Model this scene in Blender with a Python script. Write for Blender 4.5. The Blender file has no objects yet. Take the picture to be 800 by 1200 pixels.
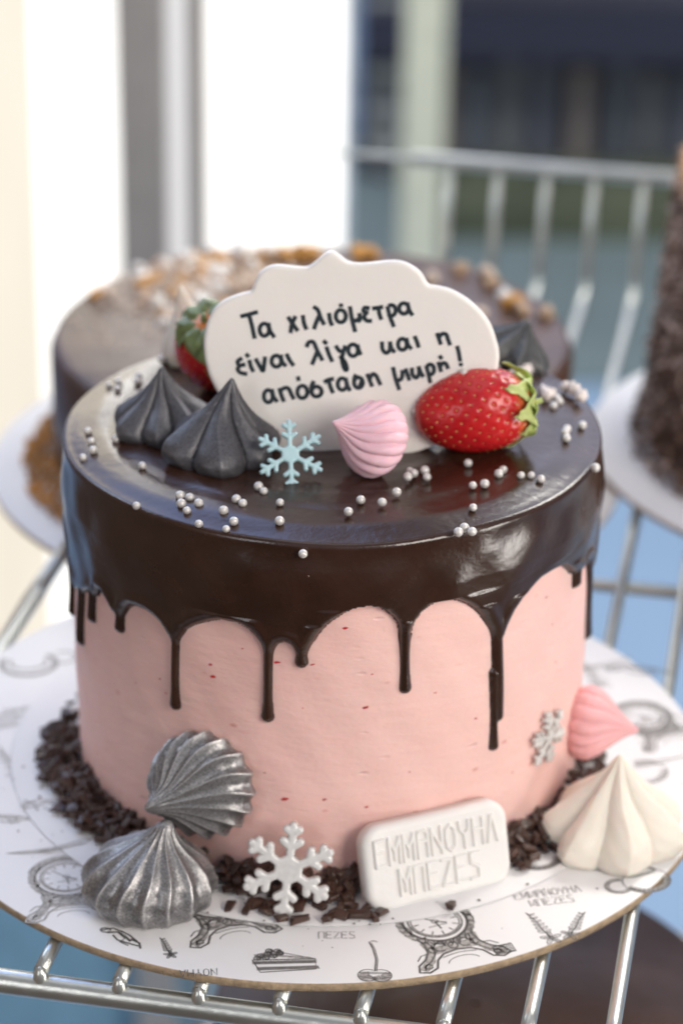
import bpy, bmesh, math, random
import numpy as np
from mathutils import Vector, Matrix, Quaternion

random.seed(7)
rng = np.random.default_rng(11)
scene = bpy.context.scene
COL = scene.collection
R = math.radians

# ------------------------------------------------------------------ camera
FPX = 3000.0                                   # focal length in pixels of the 800 x 1200 photograph
CAM = np.array([0.003485, -0.775588, 0.460549])
FW = np.array([0.0, 0.902608, -0.430464])
RT = np.array([0.999841, 0.007685, 0.016115])
UP = np.array([-0.017853, 0.430395, 0.902464])
cd = bpy.data.cameras.new('camera')
cam = bpy.data.objects.new('camera', cd); COL.objects.link(cam)
cam.matrix_world = Matrix(((RT[0], UP[0], -FW[0], CAM[0]), (RT[1], UP[1], -FW[1], CAM[1]),
                           (RT[2], UP[2], -FW[2], CAM[2]), (0, 0, 0, 1)))
cd.sensor_fit = 'VERTICAL'; cd.sensor_height = 36.0; cd.lens = 90.0
cd.clip_start = 0.02; cd.clip_end = 60
cd.dof.use_dof = True; cd.dof.focus_distance = 0.755; cd.dof.aperture_fstop = 90.0 / 12.5
scene.camera = cam

# ------------------------------------------------------------------ light
w = bpy.data.worlds.new('World'); scene.world = w; w.use_nodes = True
nt = w.node_tree; nt.nodes.clear()
wo = nt.nodes.new('ShaderNodeOutputWorld'); wb = nt.nodes.new('ShaderNodeBackground')
wr = nt.nodes.new('ShaderNodeValToRGB'); wt = nt.nodes.new('ShaderNodeTexCoord'); ws = nt.nodes.new('ShaderNodeSeparateXYZ')
wm = nt.nodes.new('ShaderNodeMapRange'); wm.inputs['From Min'].default_value = -1; wm.inputs['From Max'].default_value = 1
nt.links.new(wt.outputs['Generated'], ws.inputs[0]); nt.links.new(ws.outputs['Z'], wm.inputs['Value'])
nt.links.new(wm.outputs[0], wr.inputs[0]); nt.links.new(wr.outputs[0], wb.inputs[0]); nt.links.new(wb.outputs[0], wo.inputs[0])
wr.color_ramp.elements[0].position = 0.3; wr.color_ramp.elements[0].color = (0.26, 0.23, 0.22, 1)
wr.color_ramp.elements[1].position = 0.75; wr.color_ramp.elements[1].color = (0.62, 0.66, 0.78, 1)
wb.inputs[1].default_value = 0.45

def area(name, loc, target, size, power, color, size_y=None):
    l = bpy.data.lights.new(name, 'AREA'); l.energy = power; l.color = color
    l.shape = 'RECTANGLE'; l.size = size; l.size_y = size_y or size
    o = bpy.data.objects.new(name, l); COL.objects.link(o)
    d = Vector(target) - Vector(loc)
    o.location = loc; o.rotation_euler = d.to_track_quat('-Z', 'Y').to_euler()
    return o
area('soft_key_lamp', (1.10, -1.35, 1.00), (0, 0, 0.06), 0.8, 23, (1.0, 0.93, 0.85), 0.9)
area('low_highlight_lamp', (1.15, -0.50, -0.08), (0, 0, 0.1), 0.26, 6, (1.0, 0.95, 0.90), 0.5)  # low lamp added to raise the highlight on the right of the glaze
area('far_fill_lamp', (1.2, 1.7, 1.9), (0.9, 3.2, -0.7), 1.2, 60, (1.0, 0.99, 0.93), 0.6)  # added lamp that brightens the far column and the things beyond
area('left_cool_fill', (-0.95, 0.55, 0.95), (0, 0, 0.0), 0.5, 4.5, (0.68, 0.82, 1.0), 0.6)  # cool fill added on the left for the window's daylight
area('front_left_fill', (-1.10, -1.30, 0.70), (0, 0, 0.05), 0.9, 9, (0.93, 0.95, 1.0), 0.9)
area('rack_fill_lamp', (0.70, 0.62, 0.80), (0.15, 0.50, 0.0), 0.35, 4.5, (1.0, 0.95, 0.86), 0.4)  # added lamp that lifts the rear rack wires and the cakes there
area('ceiling_light', (-0.1, 0.1, 1.9), (0, 0, 0.0), 1.0, 2.5, (1.0, 0.97, 0.94), 1.0)

vs = scene.view_settings
vs.view_transform = 'Standard'; vs.look = 'None'; vs.exposure = 0.13; vs.gamma = 1.0; vs.use_curve_mapping = False
scene.cycles.use_denoising = True
scene.cycles.max_bounces = 8

# ------------------------------------------------------------------ measuring helpers
def ray(px, py):
    d = FPX * FW + (px - 400) * RT - (py - 600) * UP
    return d / np.linalg.norm(d)
def hit_plane(px, py, p0, n):
    d = ray(px, py); p0 = np.array(p0, float); n = np.array(n, float)
    return CAM + d * (((p0 - CAM) @ n) / (d @ n))
def hit_z(px, py, z=0.0): return hit_plane(px, py, (0, 0, z), (0, 0, 1))
TH, TAX, TAY = 0.1249, 0.0112, -0.0059         # cake top: height and slight tilt
def top_z(x, y): return TH + TAX * x + TAY * y
def hit_top(px, py, dz=0.0): return hit_plane(px, py, (0, 0, TH + dz), (-TAX, -TAY, 1))
def hit_side(px, py, rad):
    d = ray(px, py); a = d[0]**2 + d[1]**2; b = 2 * (CAM[0]*d[0] + CAM[1]*d[1]); c = CAM[0]**2 + CAM[1]**2 - rad*rad
    disc = max(b*b - 4*a*c, 0.0); t = (-b - math.sqrt(disc)) / (2*a)
    return CAM + d * t
def theta_z(px, py, rad=0.088):
    p = hit_side(px, py, rad); return math.atan2(p[1], p[0]), p[2]

# ------------------------------------------------------------------ object helpers
def mesh_np(name, V, F, smooth=True):
    me = bpy.data.meshes.new(name)
    V = np.asarray(V, dtype=np.float32)
    if isinstance(F, np.ndarray):
        nf, k = F.shape
        me.vertices.add(len(V)); me.vertices.foreach_set('co', V.ravel())
        me.loops.add(nf * k); me.loops.foreach_set('vertex_index', F.astype(np.int32).ravel())
        me.polygons.add(nf); me.polygons.foreach_set('loop_start', np.arange(nf, dtype=np.int32) * k)
        me.update(calc_edges=True); me.validate()
    else:
        me.from_pydata([tuple(v) for v in V], [], F); me.update()
    me.polygons.foreach_set('use_smooth', np.full(len(me.polygons), smooth)); me.update()
    return me
def link(name, me, mat=None, parent=None, loc=None, rot=None):
    o = bpy.data.objects.new(name, me); COL.objects.link(o)
    if mat and len(me.materials) == 0: me.materials.append(mat)
    if parent: o.parent = parent
    if loc is not None: o.location = tuple(loc)
    if rot is not None: o.rotation_mode = 'QUATERNION'; o.rotation_quaternion = rot
    return o
def tag(o, label=None, cat=None, group=None, kind=None):
    if label: o['label'] = label
    if cat: o['category'] = cat
    if group: o['group'] = group
    if kind: o['kind'] = kind
    return o
def empty(name, loc=(0, 0, 0), rot=None):
    o = bpy.data.objects.new(name, None); COL.objects.link(o); o.location = tuple(loc); o.empty_display_size = 0.01
    if rot is not None: o.rotation_mode = 'QUATERNION'; o.rotation_quaternion = rot
    return o
def copy_tree(o, parent=None):
    kids = list(o.children)
    c = o.copy(); COL.objects.link(c)
    if parent: c.parent = parent
    for k in kids: copy_tree(k, c)
    return c
def frame_quat(zaxis, xhint=(1, 0, 0)):
    z = Vector(zaxis).normalized(); x = Vector(xhint); x = (x - z * x.dot(z)).normalized(); y = z.cross(x)
    return Matrix((x, y, z)).transposed().to_quaternion()
class MB:
    """collects simple shapes and links them as one mesh"""
    def __init__(s): s.V = []; s.F = []
    def add(s, V, F):
        n = len(s.V); s.V += [tuple(v) for v in V]; s.F += [tuple(i + n for i in f) for f in F]
    def box(s, a, b):
        x0, y0, z0 = a; x1, y1, z1 = b
        s.add([(x0,y0,z0),(x1,y0,z0),(x1,y1,z0),(x0,y1,z0),(x0,y0,z1),(x1,y0,z1),(x1,y1,z1),(x0,y1,z1)],
              [(0,3,2,1),(4,5,6,7),(0,1,5,4),(1,2,6,5),(2,3,7,6),(3,0,4,7)])
    def tube(s, pts, r, n=12, cap=True):
        pts = [Vector(p) for p in pts]; rs = r if hasattr(r, '__len__') else [r] * len(pts)
        V = []; F = []; up = None
        for i, p in enumerate(pts):
            t = (pts[min(i+1, len(pts)-1)] - pts[max(i-1, 0)]).normalized()
            if up is None: up = t.orthogonal().normalized()
            up = (up - t * up.dot(t)).normalized(); q = t.cross(up)
            for k in range(n):
                a = 2 * math.pi * k / n; V.append(p + (up * math.cos(a) + q * math.sin(a)) * rs[i])
        for i in range(len(pts) - 1):
            for k in range(n):
                F.append((i*n+k, i*n+(k+1) % n, (i+1)*n+(k+1) % n, (i+1)*n+k))
        if cap: F.append(tuple(range(n-1, -1, -1))); F.append(tuple(range((len(pts)-1)*n, len(pts)*n)))
        s.add(V, F)
    def lathe(s, prof, n=96, centre=(0, 0)):
        V = []; F = []
        for r_, z in prof:
            for k in range(n):
                a = 2*math.pi*k/n; V.append((centre[0] + r_*math.cos(a), centre[1] + r_*math.sin(a), z))
        for i in range(len(prof)-1):
            for k in range(n): F.append((i*n+k, i*n+(k+1) % n, (i+1)*n+(k+1) % n, (i+1)*n+k))
        s.add(V, F)
    def build(s, name, mat, parent=None, smooth=True):
        return link(name, mesh_np(name, s.V, s.F, smooth), mat, parent)

# ------------------------------------------------------------------ materials
def new_mat(name):
    m = bpy.data.materials.new(name); m.use_nodes = True
    return m, m.node_tree, m.node_tree.nodes['Principled BSDF']
def coords(nt, scale=1.0):
    tc = nt.nodes.new('ShaderNodeTexCoord'); return tc.outputs['Object']
def noise(nt, scale, detail=4, rough=0.6, vec=None):
    n = nt.nodes.new('ShaderNodeTexNoise'); n.inputs['Scale'].default_value = scale
    n.inputs['Detail'].default_value = detail; n.inputs['Roughness'].default_value = rough
    nt.links.new(vec or coords(nt), n.inputs['Vector']); return n.outputs['Fac']
def ramp(nt, fac, stops):
    r = nt.nodes.new('ShaderNodeValToRGB'); nt.links.new(fac, r.inputs[0])
    while len(r.color_ramp.elements) < len(stops): r.color_ramp.elements.new(0.5)
    for e, (p, c) in zip(r.color_ramp.elements, stops): e.position = p; e.color = (*c, 1) if len(c) == 3 else c
    return r.outputs[0]
def rng_map(nt, fac, a, b, lo, hi):
    m = nt.nodes.new('ShaderNodeMapRange'); nt.links.new(fac, m.inputs['Value'])
    for k, v in zip(('From Min', 'From Max', 'To Min', 'To Max'), (a, b, lo, hi)): m.inputs[k].default_value = v
    return m.outputs[0]
def bump(nt, b, fac, dist, strength=1.0, prev=None):
    n = nt.nodes.new('ShaderNodeBump'); n.inputs['Distance'].default_value = dist; n.inputs['Strength'].default_value = strength
    nt.links.new(fac, n.inputs['Height'])
    if prev: nt.links.new(prev, n.inputs['Normal'])
    nt.links.new(n.outputs[0], b.inputs['Normal']); return n.outputs[0]
def simple(name, col, rough=0.5, metal=0.0, var=0.12, nscale=40, bdist=0.0, bscale=200, sss=0.0, coat=0.0, spec=0.5, sssr=(1, .6, .4)):
    m, t, b = new_mat(name)
    lo = tuple(c * (1 - var) for c in col); hi = tuple(min(1, c * (1 + var)) for c in col)
    t.links.new(ramp(t, noise(t, nscale), [(0.3, lo), (0.7, hi)]), b.inputs['Base Color'])
    b.inputs['Roughness'].default_value = rough; b.inputs['Metallic'].default_value = metal
    b.inputs['Specular IOR Level'].default_value = spec
    if bdist: bump(t, b, noise(t, bscale, 5), bdist)
    if sss:
        b.inputs['Subsurface Weight'].default_value = sss; b.inputs['Subsurface Scale'].default_value = 0.004
        b.inputs['Subsurface Radius'].default_value = sssr
    b.inputs['Coat Weight'].default_value = coat; b.inputs['Coat Roughness'].default_value = 0.15
    return m

def choc_glaze():
    m, t, b = new_mat('chocolate_glaze')
    n1 = noise(t, 60, 5, 0.65)
    c = ramp(t, n1, [(0.3, (0.026, 0.0105, 0.006)), (0.7, (0.042, 0.0175, 0.0105))])
    v = t.nodes.new('ShaderNodeTexVoronoi'); v.inputs['Scale'].default_value = 190; t.links.new(coords(t), v.inputs['Vector'])
    sp = rng_map(t, v.outputs['Distance'], 0.05, 0.09, 1.0, 0.0)
    n2 = noise(t, 35, 2); gate = rng_map(t, n2, 0.60, 0.64, 0.0, 0.55)
    mu = t.nodes.new('ShaderNodeMath'); mu.operation = 'MULTIPLY'; t.links.new(sp, mu.inputs[0]); t.links.new(gate, mu.inputs[1])
    mx = t.nodes.new('ShaderNodeMix'); mx.data_type = 'RGBA'; t.links.new(mu.outputs[0], mx.inputs['Factor'])
    t.links.new(c, mx.inputs['A']); mx.inputs['B'].default_value = (0.12, 0.055, 0.025, 1)
    t.links.new(mx.outputs['Result'], b.inputs['Base Color'])
    t.links.new(rng_map(t, noise(t, 45, 4), 0.3, 0.7, 0.17, 0.28), b.inputs['Roughness'])
    b.inputs['IOR'].default_value = 1.58
    b1 = bump(t, b, noise(t, 55, 3, 0.5), 0.0010, 0.35)
    b2 = bump(t, b, noise(t, 420, 4, 0.6), 0.00016, 0.7, b1)
    bump(t, b, mu.outputs[0], 0.0005, 0.6, b2)
    return m
def pink_cream():
    m, t, b = new_mat('pink_buttercream')
    c = ramp(t, noise(t, 26, 5, 0.6), [(0.25, (0.85, 0.525, 0.475)), (0.75, (0.90, 0.595, 0.54))])
    mp = t.nodes.new('ShaderNodeMapping'); mp.inputs['Scale'].default_value = (1, 1, 1.9); t.links.new(coords(t), mp.inputs[0])
    v = t.nodes.new('ShaderNodeTexVoronoi'); v.inputs['Scale'].default_value = 105; t.links.new(mp.outputs[0], v.inputs['Vector'])
    sp = rng_map(t, v.outputs['Distance'], 0.07, 0.17, 1.0, 0.0)
    sc = t.nodes.new('ShaderNodeSeparateColor'); t.links.new(v.outputs['Color'], sc.inputs[0])
    gate = rng_map(t, sc.outputs[0], 0.90, 0.93, 0.0, 0.5)
    mu = t.nodes.new('ShaderNodeMath'); mu.operation = 'MULTIPLY'; t.links.new(sp, mu.inputs[0]); t.links.new(gate, mu.inputs[1])
    mx = t.nodes.new('ShaderNodeMix'); mx.data_type = 'RGBA'; t.links.new(mu.outputs[0], mx.inputs['Factor'])
    t.links.new(c, mx.inputs['A']); mx.inputs['B'].default_value = (0.55, 0.12, 0.09, 1)
    t.links.new(mx.outputs['Result'], b.inputs['Base Color'])
    b.inputs['Roughness'].default_value = 0.55
    b.inputs['Subsurface Weight'].default_value = 0.25; b.inputs['Subsurface Scale'].default_value = 0.004
    mp2 = t.nodes.new('ShaderNodeMapping'); mp2.inputs['Scale'].default_value = (1, 1, 2.6); t.links.new(coords(t), mp2.inputs[0])
    b1 = bump(t, b, noise(t, 42, 4, 0.6, mp2.outputs[0]), 0.0016, 0.5)
    v2 = t.nodes.new('ShaderNodeTexVoronoi'); v2.inputs['Scale'].default_value = 95; t.links.new(mp2.outputs[0], v2.inputs['Vector'])
    s2 = t.nodes.new('ShaderNodeSeparateColor'); t.links.new(v2.outputs['Color'], s2.inputs[0])
    g2 = rng_map(t, s2.outputs[1], 0.80, 0.95, 0.0, 1.0); p2 = rng_map(t, v2.outputs['Distance'], 0.02, 0.20, 0.0, 1.0)
    inv = t.nodes.new('ShaderNodeMath'); inv.operation = 'SUBTRACT'; inv.inputs[0].default_value = 1.0; t.links.new(p2, inv.inputs[1])
    m2 = t.nodes.new('ShaderNodeMath'); m2.operation = 'MULTIPLY'; t.links.new(inv.outputs[0], m2.inputs[0]); t.links.new(g2, m2.inputs[1])
    n2 = t.nodes.new('ShaderNodeBump'); n2.invert = True; n2.inputs['Distance'].default_value = 0.0006; n2.inputs['Strength'].default_value = 0.9
    t.links.new(m2.outputs[0], n2.inputs['Height']); t.links.new(b1, n2.inputs['Normal'])
    mp3 = t.nodes.new('ShaderNodeMapping'); mp3.inputs['Scale'].default_value = (1, 1, 14); t.links.new(coords(t), mp3.inputs[0])
    b3 = bump(t, b, noise(t, 22, 4, 0.6, mp3.outputs[0]), 0.0004, 0.22, n2.outputs[0])
    bump(t, b, noise(t, 500, 3), 0.00012, 0.7, b3)
    return m
def silver_dust(name, dark, light, metal=0.75, rough=0.42):
    m, t, b = new_mat(name)
    g = t.nodes.new('ShaderNodeNewGeometry')
    n = noise(t, 1500, 2, 0.7); n3 = noise(t, 130, 4, 0.6)
    ad = t.nodes.new('ShaderNodeMath'); ad.operation = 'ADD'; t.links.new(n, ad.inputs[0]); t.links.new(rng_map(t, n3, 0.0, 1.0, 0.42, 0.58), ad.inputs[1])
    crest_tone = rng_map(t, g.outputs['Pointiness'], 0.46, 0.55, -0.22, 0.36)  # lighter on crests, darker in creases
    a2 = t.nodes.new('ShaderNodeMath'); a2.operation = 'ADD'; t.links.new(ad.outputs[0], a2.inputs[0]); t.links.new(crest_tone, a2.inputs[1])
    t.links.new(ramp(t, rng_map(t, a2.outputs[0], 0.75, 1.5, 0, 1), [(0.0, dark), (0.6, tuple((a+b_)/2 for a, b_ in zip(dark, light))), (1.0, light)]), b.inputs['Base Color'])
    t.links.new(rng_map(t, n3, 0.3, 0.7, rough + 0.08, rough - 0.08), b.inputs['Roughness'])
    b.inputs['Metallic'].default_value = metal
    b1 = bump(t, b, n, 0.00012, 0.9)
    bump(t, b, n3, 0.0003, 0.5, b1)
    return m
def meringue_mat(name, col, rough=0.5):
    m, t, b = new_mat(name)
    lo = tuple(c * 0.93 for c in col)
    t.links.new(ramp(t, noise(t, 90, 4), [(0.3, lo), (0.7, col)]), b.inputs['Base Color'])
    b.inputs['Roughness'].default_value = rough
    b.inputs['Subsurface Weight'].default_value = 0.3; b.inputs['Subsurface Scale'].default_value = 0.003
    b1 = bump(t, b, noise(t, 160, 4), 0.0003, 0.6)
    bump(t, b, noise(t, 1200, 3), 0.00012, 0.9, b1)
    return m
def emission(name, col, strength):
    m, t, b = new_mat(name)
    b.inputs['Base Color'].default_value = (0.8, 0.8, 0.8, 1)
    t.links.new(ramp(t, noise(t, 2.2, 2), [(0.2, tuple(c * 0.93 for c in col)), (0.8, col)]), b.inputs['Emission Color'])
    b.inputs['Emission Strength'].default_value = strength
    return m
M = {}
M['glaze'] = choc_glaze(); M['pink'] = pink_cream()
M['silver'] = silver_dust('silver_dusted_meringue', (0.11, 0.108, 0.112), (0.62, 0.60, 0.59), 0.72, 0.38)
M['gray'] = silver_dust('grey_meringue', (0.045, 0.044, 0.050), (0.19, 0.185, 0.20), 0.40, 0.42)
M['pinkm'] = meringue_mat('pink_meringue', (0.84, 0.54, 0.61))
M['pinkm2'] = meringue_mat('rose_meringue', (0.82, 0.44, 0.45))
M['whitem'] = meringue_mat('white_meringue', (0.84, 0.78, 0.68))
M['fondant'] = simple('white_fondant', (0.80, 0.77, 0.73), 0.42, var=0.02, bdist=0.0001, bscale=260, sss=0.15)
M['soap'] = simple('chalky_white_chocolate', (0.80, 0.78, 0.75), 0.5, var=0.02, bdist=0.00012, bscale=400, sss=0.15)
M['blueflake'] = simple('pale_blue_sugar', (0.46, 0.66, 0.70), 0.45, var=0.05, nscale=300, bdist=0.00012, bscale=700, sss=0.2)
M['whiteflake'] = simple('pearly_white_sugar', (0.70, 0.69, 0.67), 0.36, metal=0.15, var=0.08, nscale=500, bdist=0.00016, bscale=700)
M['grayflake'] = simple('pearly_grey_sugar', (0.66, 0.64, 0.61), 0.40, metal=0.15, var=0.15, nscale=500, bdist=0.00016, bscale=700)
M['pearl'] = simple('silver_pearl', (0.66, 0.63, 0.60), 0.40, metal=0.30, var=0.15, nscale=900, bdist=0.0001, bscale=900)
M['chip'] = simple('chocolate_chip', (0.062, 0.031, 0.022), 0.38, var=0.45, nscale=160, bdist=0.0004, bscale=300)
M['ink'] = simple('dark_food_ink', (0.012, 0.022, 0.028), 0.4, var=0.2)
M['leaf'] = simple('strawberry_leaf', (0.42, 0.50, 0.16), 0.45, var=0.35, nscale=120, bdist=0.0004, bscale=220, sss=0.15, sssr=(.5, 1, .2))
M['leafdark'] = simple('dark_strawberry_leaf', (0.19, 0.24, 0.09), 0.25, var=0.5, nscale=150, bdist=0.0005, bscale=240)
M['seed'] = simple('strawberry_seed', (0.68, 0.38, 0.12), 0.35, var=0.3, nscale=300)
M['steel'] = simple('zinc_plated_steel', (0.54, 0.55, 0.51), 0.32, metal=0.88, var=0.12, nscale=60, bdist=0.0002, bscale=180)
M['paper'] = simple('white_printed_paper', (0.735, 0.72, 0.715), 0.42, var=0.015, nscale=60, bdist=0.00004, bscale=900)
M['print'] = simple('grey_print', (0.11, 0.105, 0.10), 0.5, var=0.5, nscale=500)
M['printpale'] = simple('pale_grey_print', (0.30, 0.285, 0.26), 0.5, var=0.35, nscale=500)
M['kraft'] = simple('kraft_cardboard', (0.42, 0.31, 0.20), 0.85, var=0.25, nscale=400, bdist=0.0005, bscale=900)

# ------------------------------------------------------------------ setting
blue_floor = simple('pale_blue_floor', (0.25, 0.37, 0.54), 0.7, var=0.06, nscale=2.0)
fl = MB(); fl.box((-8, -0.15, -0.93), (8, 12, -0.9)); tag(fl.build('floor', blue_floor, smooth=False), 'pale blue floor far below the wire rack', kind='structure')
ff = MB(); ff.box((-8, -6, -0.93), (8, -0.151, -0.9)); tag(ff.build('shop_floor', simple('brown_tiled_floor', (0.10, 0.075, 0.06), 0.6, var=0.3, nscale=4.0), smooth=False), 'brown floor in front of the rack', kind='structure')  # unseen floor, made brown to keep blue out of the glaze reflections
sk = MB(); sk.box((-9, 9.0, 0.9), (9, 9.1, 8)); tag(sk.build('sky', emission('pale_lilac_sky', (0.66, 0.70, 0.92), 1.5), smooth=False), 'unseen pale sky backdrop added beyond the far wall', kind='structure')  # glowing backdrop added for lilac reflections on the cake tops
lw = MB(); lw.box((-1.15, -3.0, -0.9), (-1.08, 0.93, 2.2)); tag(lw.build('reflection_wall', simple('warm_brown_wall', (0.22, 0.16, 0.12), 0.7, var=0.15, nscale=3), smooth=False), 'unseen warm brown wall added left of the rack', kind='structure')  # unseen wall added to darken what the left of the glaze reflects
wl = MB(); wl.box((-8, 8.0, -0.9), (8, 8.1, 0.9)); tag(wl.build('wall', simple('grey_blue_wall', (0.10, 0.12, 0.16), 0.8, var=0.2, nscale=1.5), smooth=False), 'dim grey blue far wall', kind='structure')

# backlit window on the left, grey mullion in front of blown-out panes
WY = 0.95
win = tag(empty('shop_window', (0, WY, -0.9)), 'blown out bright window with a grey upright mullion behind the rear cake', 'window')
def wx(px, y=WY, py=150): return hit_plane(px, py, (0, y, 0), (0, 1, 0))[0]
def lit_pane(name, col, low, high):
    """blown-out daylight in the pane, glowing stronger above the view"""
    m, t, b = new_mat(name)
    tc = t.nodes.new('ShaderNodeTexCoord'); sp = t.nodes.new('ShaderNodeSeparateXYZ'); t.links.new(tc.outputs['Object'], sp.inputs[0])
    t.links.new(rng_map(t, sp.outputs['Z'], 0.95, 1.32, low, high), b.inputs['Emission Strength'])  # upper glow added for reflections on the glaze
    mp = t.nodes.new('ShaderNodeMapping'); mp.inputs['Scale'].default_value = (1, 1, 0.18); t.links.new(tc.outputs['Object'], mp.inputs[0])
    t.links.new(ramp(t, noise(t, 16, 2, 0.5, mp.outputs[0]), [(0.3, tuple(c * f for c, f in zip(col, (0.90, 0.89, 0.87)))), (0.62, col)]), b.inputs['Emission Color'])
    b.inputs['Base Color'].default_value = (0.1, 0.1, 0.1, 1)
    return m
def wpart(name, x0, x1, z0, z1, mat, dy=0.0, t=0.01):
    b = MB(); b.box((x0, dy, z0), (x1, dy + t, z1)); return b.build(name, mat, win, False)
pane_w = lit_pane('backlit_pane', (1.0, 0.985, 0.955), 1.45, 6.0)
pane_c = lit_pane('cream_backlit_pane', (1.0, 0.91, 0.76), 0.86, 3.0)
pane_s = lit_pane('pale_backlit_pane', (0.97, 0.96, 0.97), 0.74, 4.0)
wpart('pane', wx(-260), wx(40), 0.30, 1.60, pane_c)
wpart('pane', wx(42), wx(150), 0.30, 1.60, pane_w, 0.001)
wpart('pane', wx(192), wx(231), 0.30, 1.60, pane_s)
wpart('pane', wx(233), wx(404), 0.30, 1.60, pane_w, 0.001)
grey_paint = simple('grey_painted_metal', (0.33, 0.315, 0.30), 0.5, var=0.06)
wpart('mullion', wx(143), wx(197), 0, 1.60, grey_paint, -0.03, 0.045)
wpart('glazing_bar', wx(221), wx(242), 0, 1.60, grey_paint, -0.01, 0.02)
wpart('window_edge', wx(404), wx(413), 0, 2.6, simple('pale_blue_frame', (0.55, 0.66, 0.75), 0.4), -0.01, 0.03)

wpart('sill_panel', wx(-260), wx(404), 0, 0.298, simple('blue_grey_panel', (0.22, 0.40, 0.52), 0.6), 0.0, 0.02)
blue_glow = emission('blue_glow_panel', (0.26, 0.46, 1.0), 2.2)
wpart('upper_glow_panel', -1.05, wx(404), 1.67, 2.8, blue_glow)  # unseen glowing panel added for the blue band on the glaze rim
wpart('transom', -1.05, wx(413), 1.603, 1.668, grey_paint, -0.01, 0.04)
# far things seen blurred at the upper right
b = MB(); x0 = wx(472, 2.4); x1 = wx(520, 2.4); b.box((x0, 2.4, -0.9), (x1, 2.46, 1.6))
tag(b.build('column', simple('cream_paint', (0.62, 0.62, 0.47), 0.6), smooth=False), 'cream square column standing far behind the wire rack rail', 'column')
pv = MB(); pv.box((-0.5, 2.5, -0.8995), (8, 3.6, -0.894)); tag(pv.build('pavement', simple('grey_green_paving', (0.15, 0.20, 0.215), 0.8, var=0.1, nscale=5), smooth=False), 'grey green paving before the far counter', kind='structure')
cs = tag(empty('counter', (0, 3.4, -0.9)), 'dim dark counter front with upright strips far beyond the rack', 'counter')
dk = simple('dark_slate_panel', (0.055, 0.062, 0.085), 0.6, var=0.3, nscale=6)
b = MB(); b.box((0.02, 0, 0), (3.4, 0.1, 1.4)); b.build('panel', dk, cs, False)
b = MB(); b.box((0.02, -0.10, 0.235), (3.4, -0.002, 0.31)); b.build('ledge', simple('near_black_ledge', (0.022, 0.024, 0.045), 0.4), cs, False)
cols = [(0.15, 0.16, 0.17), (0.10, 0.11, 0.14), (0.17, 0.15, 0.14), (0.12, 0.14, 0.17)]
sm = [simple('muted_strip', c, 0.6, var=0.25, nscale=9) for c in cols]
xx = 0.05; k = 0
while xx < 1.6:
    ww = random.uniform(0.02, 0.045); b = MB(); b.box((xx, -0.03, 0.02), (xx + ww, -0.002, random.uniform(0.19, 0.225)))
    b.build('strip', sm[k % 4], cs, False); xx += ww + random.uniform(0.02, 0.04); k += 1
for zz in (0.06, 0.12, 0.18, 0.3):
    b = MB(); b.box((0.03, -0.034, zz), (0.15, -0.031, zz + 0.02)); b.build('shelf_edge', simple('pale_shelf_edge', (0.35, 0.38, 0.38), 0.5), cs, False)
b = MB(); b.box((0.15, 3.08, -0.893), (3.2, 3.36, -0.85)); tag(b.build('lawn', simple('dull_green', (0.085, 0.10, 0.065), 0.9, var=0.4, nscale=12), smooth=False), 'narrow dull green strip at the foot of the far counter', kind='structure')

# ------------------------------------------------------------------ wire rack
PSI = R(10.6); EX = Vector((math.cos(PSI), -math.sin(PSI), 0)); EY = Vector((math.sin(PSI), math.cos(PSI), 0))
def uv(u, v, z): return EX * u + EY * v + Vector((0, 0, z))
rack = tag(empty('wire_rack', (0, 0, 0)), 'shiny zinc wire rack shelf carrying all the cakes', 'rack')
BV = 0.485
for k in range(-13, 14):
    u = 0.0885 + 0.0250 * k
    if u > 0.42 or u < -0.145: continue
    b = MB(); pts = [uv(u, -0.1405, -0.0070)] + [uv(u, -0.1405 + t * (BV + 0.1405), -0.0070) for t in (0.02, 0.3, 0.6, 0.97)]
    pts += [uv(u, BV + 0.004, -0.0045)] + ([uv(u, BV + 0.008, 0.004), uv(u, BV + 0.020, 0.052)] if u > -0.05 else [])
    b.tube(pts, 0.0023, 14); w_ = b.build('wire', M['steel'], rack)
    b = MB(); b.lathe([(0.0001, 0.0018), (0.0013, 0.0013), (0.0022, -0.0004), (0.0026, -0.003)], 10)
    o = b.build('weld', M['steel'], w_); o.location = uv(u, -0.1408, -0.0068)
for v, z, r_ in ((-0.1405, -0.0127, 0.0040), (0.167, -0.0115, 0.0026), (0.34, -0.0115, 0.0026)):
    b = MB(); b.tube([uv(-0.155, v, z), uv(-0.1, v, z), uv(0.1, v, z), uv(0.46, v, z)], r_, 24)
    b.build('rail' if r_ > 0.003 else 'cross_rod', M['steel'], rack)
b = MB(); b.tube([uv(-0.140, BV + 0.0215, 0.053), uv(-0.06, BV + 0.0215, 0.053), uv(-0.055, BV + 0.0215, 0.053), uv(0.46, BV + 0.0215, 0.053)], [0.0012, 0.0014, 0.0036, 0.0036], 20); b.build('rail', M['steel'], rack)  # thinned at the left, where glare from the panes washes the rail out
b = MB(); p = [hit_z(-20, 785, -0.03), hit_z(5, 750, -0.03), hit_z(35, 700, -0.01), hit_z(60, 665, 0.0), hit_z(85, 630, 0.0)]
b.tube([tuple(q) for q in p], 0.0022, 12); b.build('side_wire', M['steel'], rack)

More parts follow.
